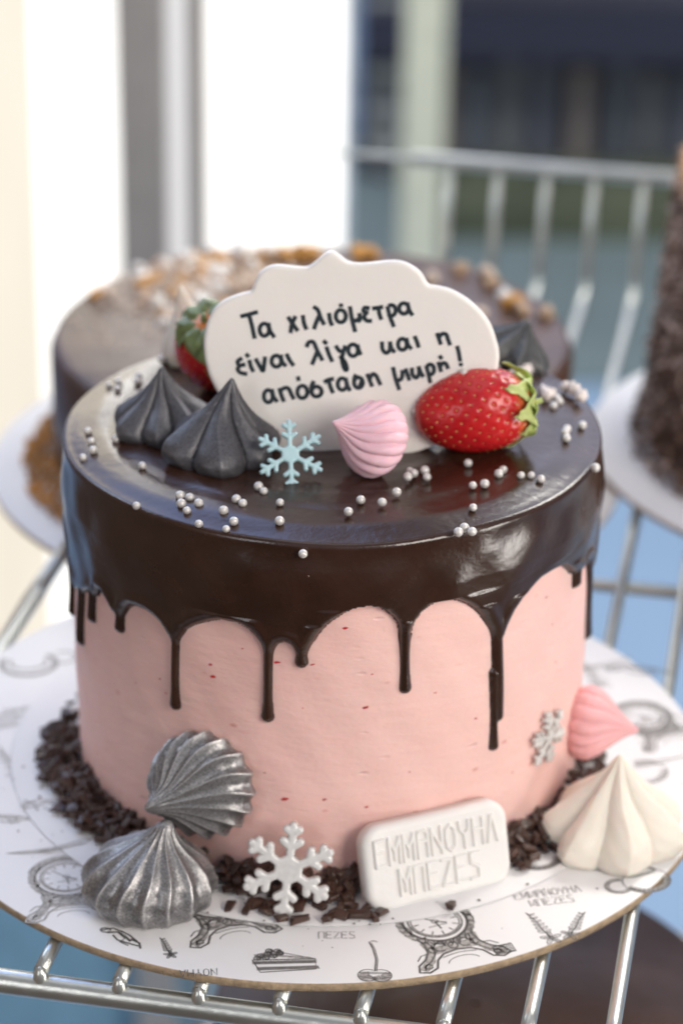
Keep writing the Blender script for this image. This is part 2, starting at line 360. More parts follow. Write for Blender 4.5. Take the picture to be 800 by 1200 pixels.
# ------------------------------------------------------------------ ink strokes on flat things
def ribbon(mb, pts, wd, O, X, Y, lift, closed=False, taper=False):
    """flat ribbon along 2D points in the plane O + x X + y Y"""
    P = [np.array(p, float) for p in pts]
    if len(P) == 1: P = [P[0] - np.array([wd*.2, 0]), P[0] + np.array([wd*.2, 0])]
    n = len(P); V = []; F = []; N = np.cross(X, Y)
    for i, p_ in enumerate(P):
        if closed: t = P[(i+1) % n] - P[i-1]
        else: t = P[min(i+1, n-1)] - P[max(i-1, 0)]
        t = t / (np.linalg.norm(t) + 1e-12); nn = np.array([-t[1], t[0]])
        ww = wd * (0.55 if (taper and (i in (0, n-1))) else 1.0) / 2
        e = t * wd * 0.25 * (1 if i == n-1 else -1 if i == 0 else 0) if not closed else 0
        for s_ in (1, -1):
            q = p_ + nn * ww * s_ + e
            V.append(O + X * q[0] + Y * q[1] + N * lift)
    m_ = n if closed else n - 1
    for i in range(m_):
        j = (i + 1) % n; F.append((2*i, 2*i+1, 2*j+1, 2*j))
    mb.add(V, F)
def arc(cx, cy, rx, ry, a0, a1, n=14):
    return [(cx + rx*math.cos(R(a0 + (a1-a0)*i/n)), cy + ry*math.sin(R(a0 + (a1-a0)*i/n))) for i in range(n+1)]

# condensed capital letters in a 0.62 x 1 cell
GL = {
 'Ε': [[(.55, 1), (.05, 1), (.05, 0), (.55, 0)], [(.05, .55), (.45, .55)]],
 'Μ': [[(.03, 0), (.03, 1), (.30, .45), (.57, 1), (.57, 0)], [(.30, .45), (.30, .15)]],
 'Α': [[(.05, 0), (.05, .9), (.12, 1), (.48, 1), (.55, .9), (.55, 0)], [(.05, .62), (.55, .62)]],
 'Ν': [[(.05, 0), (.05, 1), (.55, .1), (.55, 0)], [(.55, .1), (.55, 1)]],
 'Ο': [[(.30, 1), (.10, .85), (.05, .5), (.10, .15), (.30, 0), (.50, .15), (.55, .5), (.50, .85), (.30, 1)]],
 'Υ': [[(.05, 1), (.08, .7), (.30, .5), (.52, .7), (.55, 1)], [(.30, .5), (.30, 0)]],
 'Η': [[(.05, 0), (.05, 1)], [(.55, 0), (.55, 1)], [(.05, .6), (.55, .6)]],
 'Λ': [[(.05, 0), (.26, 1), (.34, 1), (.55, 0)]],
 'Π': [[(.05, 0), (.05, 1), (.55, 1), (.55, 0)]],
 'Ζ': [[(.05, 1), (.55, 1), (.05, 0), (.55, 0)]],
 'Σ': [[(.55, 1), (.10, 1), (.10, .62), (.50, .42), (.50, 0), (.05, 0)]],
}
def text_strokes(txt, h, gap=0.70, cx=0, cy=0, wscale=1.0):
    out = []; W = len(txt) * gap * h * wscale
    for i, ch in enumerate(txt):
        for st in GL[ch]:
            out.append([(cx - W/2 + (i*gap + x)*h*wscale, cy - h/2 + y*h) for x, y in st])
    return out

# ------------------------------------------------------------------ cake boards
def make_board(name, label, cx, cy, rad, ztop, th, group=None, mats=('paper', 'kraft')):
    root = tag(empty(name, (cx, cy, ztop - th)), label, 'cake board', group)
    n = 260; b = MB(); pr = []
    rr = lambda z: rad
    b.lathe([(0.0005, th), (rad*0.5, th), (rad - 0.0006, th), (rad - 0.0001, th - 0.00025)], n); b.build('paper_sheet', M[mats[0]], root)
    b = MB(); b.lathe([(rad - 0.0002, th - 0.0002), (rad + 0.0002, th - 0.0007), (rad, th*0.5), (rad - 0.0001, 0.0003), (rad - 0.0007, 0), (0.001, 0)], n)
    b.build('cardboard_edge', M[mats[1]], root)
    return root
BZ = -0.0008                                    # top of the large board; the small one ends at z = 0
board = make_board('cake_board', 'large round printed cake board with kraft edge under the pink cake', -0.0046, -0.0026, 0.1365, BZ, 0.0034)
small = make_board('thin_cake_board', 'thin round white cake board directly under the pink cake on the large board', -0.0016, -0.001, 0.1084, 0.0, 0.00078, mats=('paper', 'paper'))

shade_mb = {}
def motif(name, px, py, rot, sc, strokes, parent, z, mat='print', wd=0.00035, fills=()):
    """prints line drawing (in mm) flat on the paper at the seen spot"""
    O = hit_z(px, py, z); a = R(rot)
    X = np.array([math.cos(a), math.sin(a), 0]) ; Y = np.array([-math.sin(a), math.cos(a), 0])
    mb = MB()
    for key, fn in (('clock', 'printed_clock'), ('slice', 'printed_cake_slice'), ('cherry', 'printed_cherry'), ('teapot', 'printed_teapot')):
        if name == fn:
            for w_, q in SH[key]: ribbon(shade_mb.setdefault((parent.name, z), MB()), [(x*0.001*sc, y*0.001*sc) for x, y in q], w_*0.001*sc, O, X, Y, 0.00005)
    for s_ in strokes:
        wd_ = wd
        if isinstance(s_, tuple) and isinstance(s_[0], float): wd_, s_ = s_[0] * 0.001, s_[1]
        ribbon(mb, [(x*0.001*sc, y*0.001*sc) for x, y in s_], wd_, O, X, Y, 0.00009)
    for poly in fills:
        V = [O + X*x*0.001*sc + Y*y*0.001*sc + np.array([0, 0, 0.00006]) for x, y in poly]; mb.add(V, [tuple(range(len(V)))])
    o = mb.build(name, M[mat], None, False)
    o.parent = parent; o.matrix_parent_inverse = Matrix.Translation(parent.location).inverted()
    return o
def clock():
    s = [(0.5, arc(0, 0, 8.6, 8.6, 0, 360, 40)), (0.9, arc(0, 0, 10.2, 10.2, 0, 360, 40)), (0.3, arc(0, 0, 7.6, 7.6, 0, 360, 40)), (0.3, arc(0, 0, 1.1, 1.1, 0, 360, 10))]
    for k in range(12):
        a = R(k*30); s.append((0.45, [(5.6*math.cos(a), 5.6*math.sin(a)), (7.1*math.cos(a), 7.1*math.sin(a))]))
    for k in range(48):
        a = R(k*7.5); s.append((0.22, [(7.75*math.cos(a), 7.75*math.sin(a)), (8.5*math.cos(a), 8.5*math.sin(a))]))
    s += [(0.6, [(0, 0), (3.2, -1.6)]), (0.45, [(0, 0), (-4.4, 4.6)]), (0.5, [(0, 0), (0.4, -4.2)]), (0.35, [(-3, -2.4), (3.2, -2.2)])]
    for k in range(26):                         # scroll ornaments round the bezel
        a = R(k*360/26 + 4); s.append((0.5, [(11.4*math.cos(a) + 1.1*math.cos(a + t), 11.4*math.sin(a) + 1.1*math.sin(a + t)) for t in np.linspace(0, 4.6, 7)]))
    s.append((0.4, arc(0, 0, 12.8, 12.8, 20, 160, 20)))
    for m_ in (-1, 1):                          # legs
        s += [(0.8, [(m_*9.2, -7), (m_*8.2, -10), (m_*8.8, -13), (m_*11, -15.5), (m_*14.2, -17.2), (m_*15.4, -19.5), (m_*12.5, -20.4), (m_*9.4, -19.4), (m_*7.6, -16.6), (m_*4.6, -14.8), (0, -14.2)]),
              (0.6, [(m_*7.2, -9.2), (m_*6.3, -11.8), (m_*7.2, -14.4), (m_*9.8, -16.6), (m_*12.6, -17.9), (m_*13.2, -19.2)]),
              (0.6, arc(m_*4.2, -12.2, 2.0, 1.5, 0, 300, 12)), (0.5, arc(m_*7.0, -12.6, 1.2, 1.2, 40, 330, 10)), (0.6, arc(m_*11.6, -18.2, 1.2, 0.8, 0, 330, 10)),
              (0.4, [(m_*2, -11), (m_*3.4, -10.2), (m_*5.2, -10.6), (m_*6.2, -9.4)]), (0.5, arc(m_*10.6, -2, 1.5, 2.4, -80, 80, 8)), (0.5, arc(m_*9.4, 6.2, 1.4, 1.4, -60, 200, 8)),
              (0.45, [(m_*9.6, -13.6), (m_*11.6, -13.8), (m_*13.6, -15.4)]), (0.35, [(m_*5.6, -16.1), (m_*2.6, -15.6), (0, -15.4)])]
    s += [(0.6, arc(0, -12.4, 1.5, 1.3, 0, 360, 12)), (0.3, arc(0, -19, 5.2, 2.2, 10, 170, 10))]
    return [(w_, [(x, y if y > -9 else -9 + (y+9)*1.35) for x, y in q]) for w_, q in s]
def slice_():
    s = [(0.5, [(-9, 1.4), (8.5, 1.4), (8.5, -3.4), (-7, -4.4), (-9, 1.4)]), (0.3, [(-6, 3), (0, 4.4), (8.5, 1.4)])]
    for k in range(26):
        x = -8.6 + k*0.66; s.append((0.5, [(x, 0.6 + 0.15*math.sin(k*2)), (x + .5, -0.5)])); s.append((0.5, [(x + 1.0, -2.0), (x + 1.3, -3.2)]))
    for x, y in ((-6.6, 3.4), (-4.6, 4.3), (-3, 3.2), (-5.2, 2.4), (-1.2, 4.4), (-7.6, 2.2), (-1.9, 5.4), (-4.2, 5.6)):
        s.append((0.45, arc(x, y, 1.0, 1.0, 0, 360, 9))); s.append((0.5, arc(x+.2, y-.1, .5, .5, 0, 300, 6)))
    return s
def cherry():
    s = [(0.45, [(0, 2), (0.4, 8), (-0.6, 14), (-1.8, 17.6), (-0.4, 18.4), (0.8, 17.9)]), (0.3, [(0.6, 2), (1, 8), (0.1, 13.6), (-1, 17)])]
    s += [(0.35, arc(-2.2, -0.6, 3.2, 3.2, 60, 330, 16)), (0.35, arc(2.0, -0.6, 3.4, 3.2, -140, 130, 16))]
    for k in range(16):
        x = -4.8 + k*0.62; s.append((0.35, [(x, -1 - 0.5*math.sin(k)), (x + .3, -3.0 + abs(x)*.28)])); s.append((0.3, [(x, 1.2), (x+.25, 0.2)]))
    return s
def sprig(m_=1):
    st = [(0, 0), (m_*1.4, 4), (m_*2.0, 9), (m_*4.0, 15)]; s = [(0.3, st)]
    for k in range(6):
        y = 2.6 + 2.1*k; x = m_*(0.7 + 0.27*y*0.55); L = 2.4 - k*0.22
        for q in (-1, 1):
            a = math.pi/2 - q*1.0; c = (x + L*.55*math.cos(a), y + L*.55*math.sin(a))
            s.append((0.28, [(c[0] + L*.55*math.cos(t)*math.cos(a) - L*.24*math.sin(t)*math.sin(a), c[1] + L*.55*math.cos(t)*math.sin(a) + L*.24*math.sin(t)*math.cos(a)) for t in np.linspace(0, 6.28, 9)]))
    for k in range(5):
        a = R(k*72 + 20); s.append((0.3, [(2.0*math.cos(a) + 1.7*math.cos(t)*math.cos(a) - .75*math.sin(t)*math.sin(a), -.6 + 2.0*math.sin(a) + 1.7*math.cos(t)*math.sin(a) + .75*math.sin(t)*math.cos(a)) for t in np.linspace(0, 6.28, 10)]))
        s.append((0.25, [(0.6*math.cos(a), -.6 + .6*math.sin(a)), (2.6*math.cos(a), -.6 + 2.6*math.sin(a))]))
    return s
def teapot():
    s = [(0.35, arc(0, 0, 9, 7.5, 0, 360, 34)), (0.3, arc(0, 5.2, 6.5, 1.8, 0, 360, 22)), (0.5, arc(0, 6.2, 6.0, 1.4, 0, 180, 14)), (0.35, arc(-11, 0.6, 5.2, 4.6, 50, 310, 20)), (0.3, arc(-11, 0.6, 3.8, 3.2, 50, 310, 18))]
    for k in range(44):
        a = R(200 + k*3.7); r_ = 6.5 + 1.2*math.sin(k*1.7); s.append((0.3, [(r_*1.1*math.cos(a), r_*.9*math.sin(a)), (8.8*math.cos(a), 7.2*math.sin(a))]))
    return s
def stripes(wd=14, h=6, n=5):
    s = [(0.4, [(-wd/2, -h/2), (wd/2, -h/2), (wd/2, h/2), (-wd/2, h/2), (-wd/2, -h/2)])]
    for k in range(n): y = -h/2 + (k + .5)*h/n; s.append((0.4, [(-wd/2 + 1, y), (-wd/5, y + .5), (wd/5, y - .3), (wd/2 - 1, y + .2)]))
    return s
SH = {}
SH['clock'] = [(2.6, arc(0, 0, 11.2, 11.2, 0, 360, 40)), (1.0, arc(0, 0, 8.0, 8.0, 180, 330, 16))] + [(2.9, [(m_*8.0, -10), (m_*7.6, -14), (m_*9.8, -19), (m_*13.4, -22.4)]) for m_ in (-1, 1)] + [(4.0, [(-6, -14.4), (0, -13.8), (6, -14.4)])]
SH['slice'] = [(1.5, [(-8.8, .1), (8.4, .3)]), (1.5, [(-7.6, -2.8), (8.4, -2.4)]), (2.6, [(-7.6, 3.0), (-3.6, 4.2), (-1.2, 4.4)]), (1.0, [(-2, 3.2), (7, 1.9)])]
SH['cherry'] = [(2.6, arc(-2.4, -1.2, 1.6, 1.4, 90, 330, 10)), (2.6, arc(2.2, -1.2, 1.8, 1.5, -170, 60, 10))]
SH['teapot'] = [(2.2, arc(0, 0, 7.8, 6.2, 195, 350, 18)), (0.9, arc(0, 5.8, 6.2, 1.6, 180, 360, 12)), (0.8, arc(-11, .6, 4.5, 3.9, 60, 300, 14))]
def spoon(): return [(0.5, [(-15, 0), (-4, .8), (4, 1.6)]), (0.35, [(-15, 0), (-6, -1.6), (2, -1.4), (4, 0), (4, 1.6)]), (0.7, [(4, .6), (10, 1.6), (17, 3.4)])] + [(0.3, [(-12 + k, -.2), (-11 + k, -1)]) for k in range(14)]
def bird(): return [(0.7, [(-6, 2), (-3, 3.6), (0, 2.6), (3, 1), (6, -1.6)]), (0.9, [(-4, 1), (-1, 2), (2, 0), (4, -2)]), (0.6, arc(-5, 2.2, 1.6, 1.2, 0, 330, 9)), (0.7, [(-2, 0), (0, -2.2), (3, -3), (7, -4)]), (0.5, [(0, 1), (2, -1), (1, -3), (4, -4.4)]), (0.8, [(4, -1), (7, -2.4), (8, -5)])]
def words(h, mirror=False, txts=('ΕΜΜΑΝΟΥΗΛ', 'ΜΠΕΖΕΣ')):
    s = []
    for i, t_ in enumerate(txts): s += [[(-x if mirror else x, y) for x, y in st] for st in text_strokes(t_, h, cy=-i*h*1.35)]
    return s
Zb = BZ
motif('printed_clock', 509, 1080, 23, 1.0, clock(), board, Zb)
motif('printed_clock', 251, 1054, 21, 0.97, clock(), board, Zb)
motif('printed_clock', 78, 1028, 12, 0.98, clock(), board, Zb, 'printpale')
motif('printed_cake_slice', 334, 1128, 4, 1.1, slice_(), board, Zb)
motif('printed_cherry', 439, 1142, 0, 0.95, cherry(), board, Zb, wd=0.0003)
motif('printed_words', 641, 1046, 14, 1.0, words(3.6), board, Zb, wd=0.00032)
motif('printed_words', 232, 1140, 186, 1.0, words(3.4, False, ('ΝΟΥΗΛ',)), board, Zb, wd=0.0003)
motif('printed_words', 395, 1096, 2, 1.0, words(3.4, False, ('ΠΕΖΕΣ',)), board, Zb, wd=0.0003)
motif('printed_sprig', 645, 1098, 14, 0.95, sprig(-1), board, Zb)
motif('printed_sprig', 668, 1094, -10, 0.85, sprig(1), board, Zb)
motif('printed_teapot', 757, 1032, 24, 0.9, teapot(), board, Zb)
motif('printed_frame', 590, 1112, 20, 0.36, stripes(18, 12, 5), board, Zb)
motif('printed_bird', 140, 1097, -10, 1.0, bird(), board, Zb)
motif('printed_cup', 34, 778, 10, 1.1, [(2.2, arc(0, 0, 9, 8, 150, 400, 24)), (1.2, arc(0, 1, 6, 5, 160, 380, 20)), (1.0, arc(12, 3, 4, 4, -120, 120, 14))], board, Zb, 'printpale')
motif('printed_sprig', 20, 905, 40, 1.2, sprig(1), board, Zb, 'printpale')
motif('printed_words', 40, 830, 12, 1.0, words(3.4), board, Zb, 'printpale')
motif('printed_sprig', 200, 1118, 10, 0.6, sprig(-1), board, Zb)
motif('printed_sprig', 700, 800, 30, 1.3, sprig(1), board, Zb, 'printpale')
motif('printed_clock', 752, 840, 30, 0.9, clock(), board, Zb, 'printpale')
motif('printed_spoon', 52, 997, 10, 0.8, spoon(), board, Zb, 'printpale')
motif('printed_bird', 4, 960, 30, 1.0, bird(), board, Zb, 'printpale')
motif('printed_frame', 0, 845, 20, 0.8, stripes(16, 12, 6), board, Zb, 'printpale')
motif('printed_frame', 770, 850, 24, 0.9, stripes(24, 9, 3), board, Zb, 'printpale')
motif('printed_bird', 742, 785, 20, 1.5, bird(), board, Zb, 'print')
motif('printed_spoon', 770, 893, 14, 0.9, spoon(), board, Zb, 'printpale')
motif('printed_cup', 752, 905, 14, 1.0, teapot(), board, Zb, 'printpale')
motif('printed_spoon', 705, 780, 20, 0.8, spoon(), board, Zb, 'printpale')
motif('printed_bird', 62, 945, 20, 1.5, bird(), small, 0.0, 'printpale')
motif('printed_spoon', 92, 988, 24, 0.9, spoon(), small, 0.0, 'printpale')
motif('printed_teapot', 628, 1006, 12, 0.9, teapot(), small, 0.0)

M['shade'] = simple('grey_print_tone', (0.36, 0.345, 0.33), 0.5, var=0.55, nscale=900)
for (pn, z_), mb_ in shade_mb.items():
    o_ = mb_.build('printed_tone', M['shade'], None, False); par = board if pn == board.name else small
    tag(o_, kind='stuff'); o_.parent = par; o_.matrix_parent_inverse = Matrix.Translation(par.location).inverted()
# ------------------------------------------------------------------ the pink cake
cake = tag(empty('layer_cake', (0, 0, 0)), 'tall pink buttercream cake with dark chocolate drip glaze in front', 'cake')
RP = 0.0868
def wob(th, z):
    return 0.00035*np.sin(3*th + 1) + 0.00022*np.sin(7*th + z*60) + 0.00018*np.sin(13*th - z*130 + 2) + 0.00012*np.sin(29*th + z*210)
def grid_faces(nr, nc, closed=True):
    i = np.arange(nr - 1)[:, None]; j = np.arange(nc if closed else nc - 1)[None, :]; j2 = (j + 1) % nc
    return np.stack([i*nc + j, i*nc + j2, (i+1)*nc + j2, (i+1)*nc + j], -1).reshape(-1, 4)
th_ = np.linspace(0, 2*np.pi, 360, endpoint=False); zz_ = np.linspace(0.0002, 0.116, 120)
T_, Z_ = np.meshgrid(th_, zz_)
rr_ = RP + wob(T_, Z_) - 0.0012*np.exp(-Z_/0.002)
V = np.stack([rr_*np.cos(T_), rr_*np.sin(T_), Z_], -1).reshape(-1, 3)
link('buttercream_body', mesh_np('buttercream_body', V, grid_faces(120, 360)), M['pink'], cake)

# glaze outline in unrolled coordinates (s = arc length, z)
arch_px = [(84, 680), (88, 692), (97.5, 695), (104, 694), (110, 697), (112, 700), (116, 691), (121, 694), (126, 704), (131, 716), (138, 724), (145, 720), (149, 713), (155, 709.5), (163, 711),
           (172, 715), (180, 721), (188, 729), (196, 742), (204, 756), (213, 746), (218, 737), (226, 732), (235, 729), (246, 726), (258, 724.5), (270, 726), (282, 730), (292, 737), (300, 747),
           (307, 759), (313, 770), (319, 763), (325, 755), (333, 752.5), (340, 755), (346, 763), (353, 770), (360, 763), (365, 754), (372, 742), (381, 731), (391, 723), (405, 714), (420, 709.5), (432, 708), (443, 709),
           (453, 713.5), (462, 721), (469, 731), (475, 744), (481, 738), (486, 727), (493, 717), (504, 709), (516, 704), (528, 702), (538, 703), (548, 706), (558, 712), (567, 722), (575, 736), (585, 756), (594, 745), (598, 732),
           (604, 716), (612, 701), (623, 687.5), (632, 677), (642, 669.5), (651, 664), (659, 661), (665, 664), (671, 671), (679, 670), (684, 660), (688, 657), (694, 668)]
drips_px = [  # x, y of top and tip, half width mm, bulb half width mm
    ((92.5, 690), (92.5, 749), 1.9, 2.2), ((106, 690), (105, 723), 1.8, 2.0), ((139, 715), (138, 735), 1.95, 2.05), ((205, 735), (204, 826), 1.35, 1.85), ((313.5, 750), (313, 841), 1.40, 1.80),
    ((353, 752), (353, 777), 1.65, 1.8), ((475.5, 728), (475.5, 807), 1.45, 1.75), ((586, 725), (586, 840), 2.2, 1.9), ((581, 790), (580.5, 875), 1.35, 1.65), ((677, 655), (677, 682), 1.9, 2.0), ((691, 655), (690, 742), 1.7, 2.0)]
SR = 0.088
def sz(px, py):
    t, z = theta_z(px, py, SR)
    return (t * SR if t < 0.6 else (t - 2*math.pi) * SR, z)
arch = [sz(*p) for p in arch_px]; drips = [(sz(*a), sz(*b_), (w0 + 0.30)*1e-3, (w1 + 0.28)*1e-3) for a, b_, w0, w1 in drips_px]
# the far side, out of the photograph, goes on in the same manner
s_lo, s_hi = arch[0][0], arch[-1][0]; s0 = s_lo + 0.0; full = 2*math.pi*SR
s_ = s_hi; rear = []; rr = random.Random(3)
while s_ < s_lo + full - 0.012:
    st = rr.uniform(0.009, 0.02); s2 = min(s_ + st, s_lo + full - 0.006)
    for q in (0.12, 0.3, 0.5, 0.7, 0.88): rear.append((s_ + (s2 - s_)*q, 0.083 + 0.006*math.sin(math.pi*q)))
    rear.append((s2, 0.080)); drips.append(((s2, 0.083), (s2, rr.uniform(0.055, 0.075)), 0.0015, 0.0019)); s_ = s2
outline = arch + rear
def unwrap_poly(pts):  # closed polygon up to z = .2 with a margin round the seam
    L = [(x - full, z) for x, z in pts] + pts + [(x + full, z) for x, z in pts]
    return np.array(L)
poly = unwrap_poly(outline)
def sd_segments(P, A, B):
    d = np.full(len(P), 1e9)
    for a, b_ in zip(A, B):
        ab = b_ - a; t = np.clip(((P - a) @ ab) / (ab @ ab + 1e-18), 0, 1); e = P - a - t[:, None]*ab
        d = np.minimum(d, e[:, 0]**2 + e[:, 1]**2)
    return np.sqrt(d)
def glaze_d(S, Z):
    P = np.stack([S.ravel(), Z.ravel()], -1)
    inside = P[:, 1] > np.interp(P[:, 0], poly[:, 0], poly[:, 1])
    d = np.full(len(P), 0.02); near = (P[:, 1] < 0.100)
    lo, hi = P[:, 0].min() - 0.02, P[:, 0].max() + 0.02
    sel = poly[(poly[:, 0] > lo) & (poly[:, 0] < hi)]
    d[near] = sd_segments(P[near], sel[:-1], sel[1:])
    d = np.where(inside, d, -d)
    for a, b_, w0, w1 in drips:
        for off in (-full, 0, full):
            A = np.array([a[0] + off, a[1]]); B = np.array(b_) + np.array([off, 0])
            if not (lo < A[0] < hi): continue
            ab = B - A; t = np.clip(((P - A) @ ab)/(ab @ ab), 0, 1); e = P - A - t[:, None]*ab
            rad = w0 + (w1 - w0)*np.clip((t - 0.75)/0.25, 0, 1)**1.5 - 0.00025*np.sin(np.clip(t, 0, 1)*math.pi)
            dd = rad - np.sqrt(e[:, 0]**2 + e[:, 1]**2)
            k_ = 0.0016; hmix = np.clip(0.5 + 0.5*(dd - d)/k_, 0, 1); d = d*(1-hmix) + dd*hmix + k_*hmix*(1-hmix)*0.5
    return d.reshape(S.shape)
# columns: fine in front, coarse behind
front = np.arange(-math.pi - 0.25, 0.25, 0.00036/SR); back = np.linspace(0.25, math.pi - 0.25, 240, endpoint=False)[1:]
TH_ = np.concatenate([front, back]); NC = len(TH_)
zs = np.arange(0.040, 0.1185, 0.00042)[::-1]
ZTOP = 0.1215
prof = []                                       # (r, z) of the top, centre to shoulder
for r_ in np.linspace(0.0006, 0.0868, 44): prof.append((r_, TH - 0.0030*(r_/0.088)**9 + 0.00015*math.sin(r_*420)))
rho = 0.0019; rs0, zs0 = prof[-1]
for a in np.linspace(0, 90, 9)[1:]:
    prof.append((rs0 + rho*math.sin(R(a)), zs0 - rho*(1 - math.cos(R(a)))))
prof = np.array(prof); NT = len(prof)
rb = np.interp(zs, [0.04, 0.080, 0.090, 0.098, 0.105, 0.112, 0.1185], [0.0868, 0.0868, 0.0876, 0.0886, 0.0891, 0.0889, 0.0884])
RR = []; ZZ = []
for r_, z in prof: RR.append(np.full(NC, r_)); ZZ.append(np.full(NC, z))
topR = np.array(RR); topZ = np.array(ZZ); TT = np.tile(TH_, (NT, 1))
lowf = 0.00045*np.sin(2*TT + 0.6) + 0.0003*np.sin(5*TT + topR*70) + 0.0002*np.sin(9*TT - topR*160)
topZ = topZ + lowf*np.clip(topR/0.03, 0, 1) + TAX*topR*np.cos(TT) + TAY*topR*np.sin(TT)
swirl = 0.00009*np.sin(topR*950 + 3*TT + 0.8*np.sin(2*TT)); topZ += swirl*np.clip((topR - 0.01)/0.02, 0, 1)*(topR < 0.0868)
S2 = np.tile(TH_*SR, (len(zs), 1)); Z2 = np.tile(zs[:, None], (1, NC)); T2 = np.tile(TH_, (len(zs), 1))
D = glaze_d(S2, Z2)
wedge = 0.0019; q = np.clip(D/wedge, 0, 1); h = np.sqrt(1 - (1 - q)**2)
Tk = np.interp(Z2, [0.04, 0.08, 0.1, 0.12], [0.0017, 0.0016, 0.0011, 0.0003])
Tk = Tk + 0.0007*np.exp(-((D - 0.003)/0.0018)**2)*(Z2 < 0.095)
R2 = rb[:, None] + wob(T2, Z2) + Tk*h
R2 = R2 + 0.00018*np.sin(11*T2 + Z2*90)*np.clip((D - 0.004)/0.01, 0, 1) + 0.00025*np.sin(23*T2 - Z2*170 + 1)*np.clip((D - 0.004)/0.01, 0, 1)
R2 = np.where(D < 0, rb[:, None] + wob(T2, Z2) + np.maximum(D, -0.0006)*1.2 - 0.00002, R2)
# match shoulder and side
side_top_R = prof[-1][0]; bl = np.clip((Z2 - 0.108)/0.0105, 0, 1)**2
R2 = R2*(1 - bl) + side_top_R*bl
shear = np.clip((Z2 - 0.095)/(0.1185 - 0.095), 0, 1)
edge_z = topZ[-1][None, :]; Z3 = Z2 + shear*(edge_z - 0.1185 - 0.0004)
AR = np.concatenate([topR, R2]); AZ = np.concatenate([topZ, Z3]); AT = np.concatenate([TT, T2])
V = np.stack([AR*np.cos(AT), AR*np.sin(AT), AZ], -1).reshape(-1, 3)
F = grid_faces(NT + len(zs), NC)
Dall = np.concatenate([np.full((NT, NC), 1.0), D]).ravel()
F = F[(Dall[F] > -0.0005).any(1)]
used = np.unique(F); remap = np.full(len(V), -1); remap[used] = np.arange(len(used)); V = V[used]; F = remap[F]
glaze = link('chocolate_glaze', mesh_np('chocolate_glaze', V, F[:, ::-1]), M['glaze'], cake)

fleck = simple('berry_fleck', (0.48, 0.012, 0.018), 0.4, var=0.3, nscale=400)
fr = random.Random(4)
for x, y, s_ in [(250, 792, 1.3), (247, 778, .9), (325, 776, 1.1), (334, 935, 1.5), (380, 937, .9), (428, 829, 1.3), (404, 735, 1.1), (366, 778, .8), (430, 946, .8), (545, 706, .7), (557, 842, .8), (462, 960, .7), (510, 812, .6),
                  (188, 795, .7), (195, 812, .7), (436, 790, .5), (652, 776, .6), (640, 700, .6), (284, 760, .5), (210, 870, .6), (600, 905, .5), (160, 800, .5), (310, 905, .5), (480, 905, .5), (648, 732, .5), (355, 830, .4)]:
    t_, z_ = theta_z(x, y, RP); mb = MB(); n_ = 9; V = []
    for k in range(n_):
        a = 2*math.pi*k/n_; r_ = 0.00095*s_*fr.uniform(.6, 1.2); dt = 1.5*r_*math.cos(a)/RP; dz = 0.7*r_*math.sin(a) + 0.2*r_*math.cos(a)
        rr2 = RP + float(wob(t_ + dt, z_ + dz)) - 0.0001; V.append((rr2*math.cos(t_+dt), rr2*math.sin(t_+dt), z_ + dz))
    rr2 = RP + float(wob(t_, z_)) + 0.0002; V.append((rr2*math.cos(t_), rr2*math.sin(t_), z_))
    mb.add(V, [(k, (k+1) % n_, n_) for k in range(n_)]); mb.build('berry_fleck', fleck, cake)

# ------------------------------------------------------------------ slabs from a signed distance
def slab(name, sdf, x0, x1, y0, y1, step, thick, rnd, relief=None):
    xs = np.arange(x0, x1 + step, step); ys = np.arange(y0, y1 + step, step)
    X, Y = np.meshgrid(xs, ys); P = np.stack([X.ravel(), Y.ravel()], -1); d = sdf(P)
    nx = len(xs); ny = len(ys)
    F = grid_faces(ny, nx, False); keep = (d[F] > 0).any(1); F = F[keep]
    used = np.unique(F); remap = np.full(len(P), -1); remap[used] = np.arange(len(used)); F = remap[F]; P = P[used]; d = d[used]
    e = step*0.2
    for _ in range(2):
        g = np.stack([sdf(P + [e, 0]) - sdf(P - [e, 0]), sdf(P + [0, e]) - sdf(P - [0, e])], -1)/(2*e)
        g /= (np.linalg.norm(g, axis=1, keepdims=True) + 1e-9); o_ = d < 0
        P[o_] -= g[o_]*d[o_][:, None]; d = sdf(P)
    dd = np.clip(d, 0, rnd)/rnd; H = thick - rnd*(1 - np.sqrt(np.clip(1 - (1 - dd)**2, 0, 1)))
    if relief is not None: H = H + relief(P)*(d > rnd*0.4)
    n = len(P); Vf = np.column_stack([P, H]); Vb = np.column_stack([P, np.zeros(n)])
    cnt = {}
    E = np.concatenate([F[:, [0, 1]], F[:, [1, 2]], F[:, [2, 3]], F[:, [3, 0]]])
    key = np.sort(E, 1); _, idx, c = np.unique(key, axis=0, return_index=True, return_counts=True)
    B = E[idx[c == 1]]
    side = np.stack([B[:, 1], B[:, 0], B[:, 0] + n, B[:, 1] + n], -1)
    return mesh_np(name, np.concatenate([Vf, Vb]), np.concatenate([F, F[:, ::-1] + n, side]))
def poly_sdf(pts):
    pts = np.array(pts, float)
    def f(P):
        A = pts; B = np.roll(pts, -1, 0); d = sd_segments(P, A, B); ins = np.zeros(len(P), bool)
        for a, b_ in zip(A, B):
            c = ((a[1] > P[:, 1]) != (b_[1] > P[:, 1])); ins ^= c & (P[:, 0] < (b_[0]-a[0])*(P[:, 1]-a[1])/(b_[1]-a[1] + 1e-15) + a[0])
        return np.where(ins, d, -d)
    return f
def catmull(pts, n=6):
    P = np.array(pts, float); N = len(P); out = []
    for i in range(N):
        a, b_, c, d = P[i-1], P[i], P[(i+1) % N], P[(i+2) % N]
        for t in np.arange(n)/n: out.append(0.5*((2*b_) + (c-a)*t + (2*a-5*b_+4*c-d)*t*t + (3*b_-a-3*c+d)*t**3))
    return out

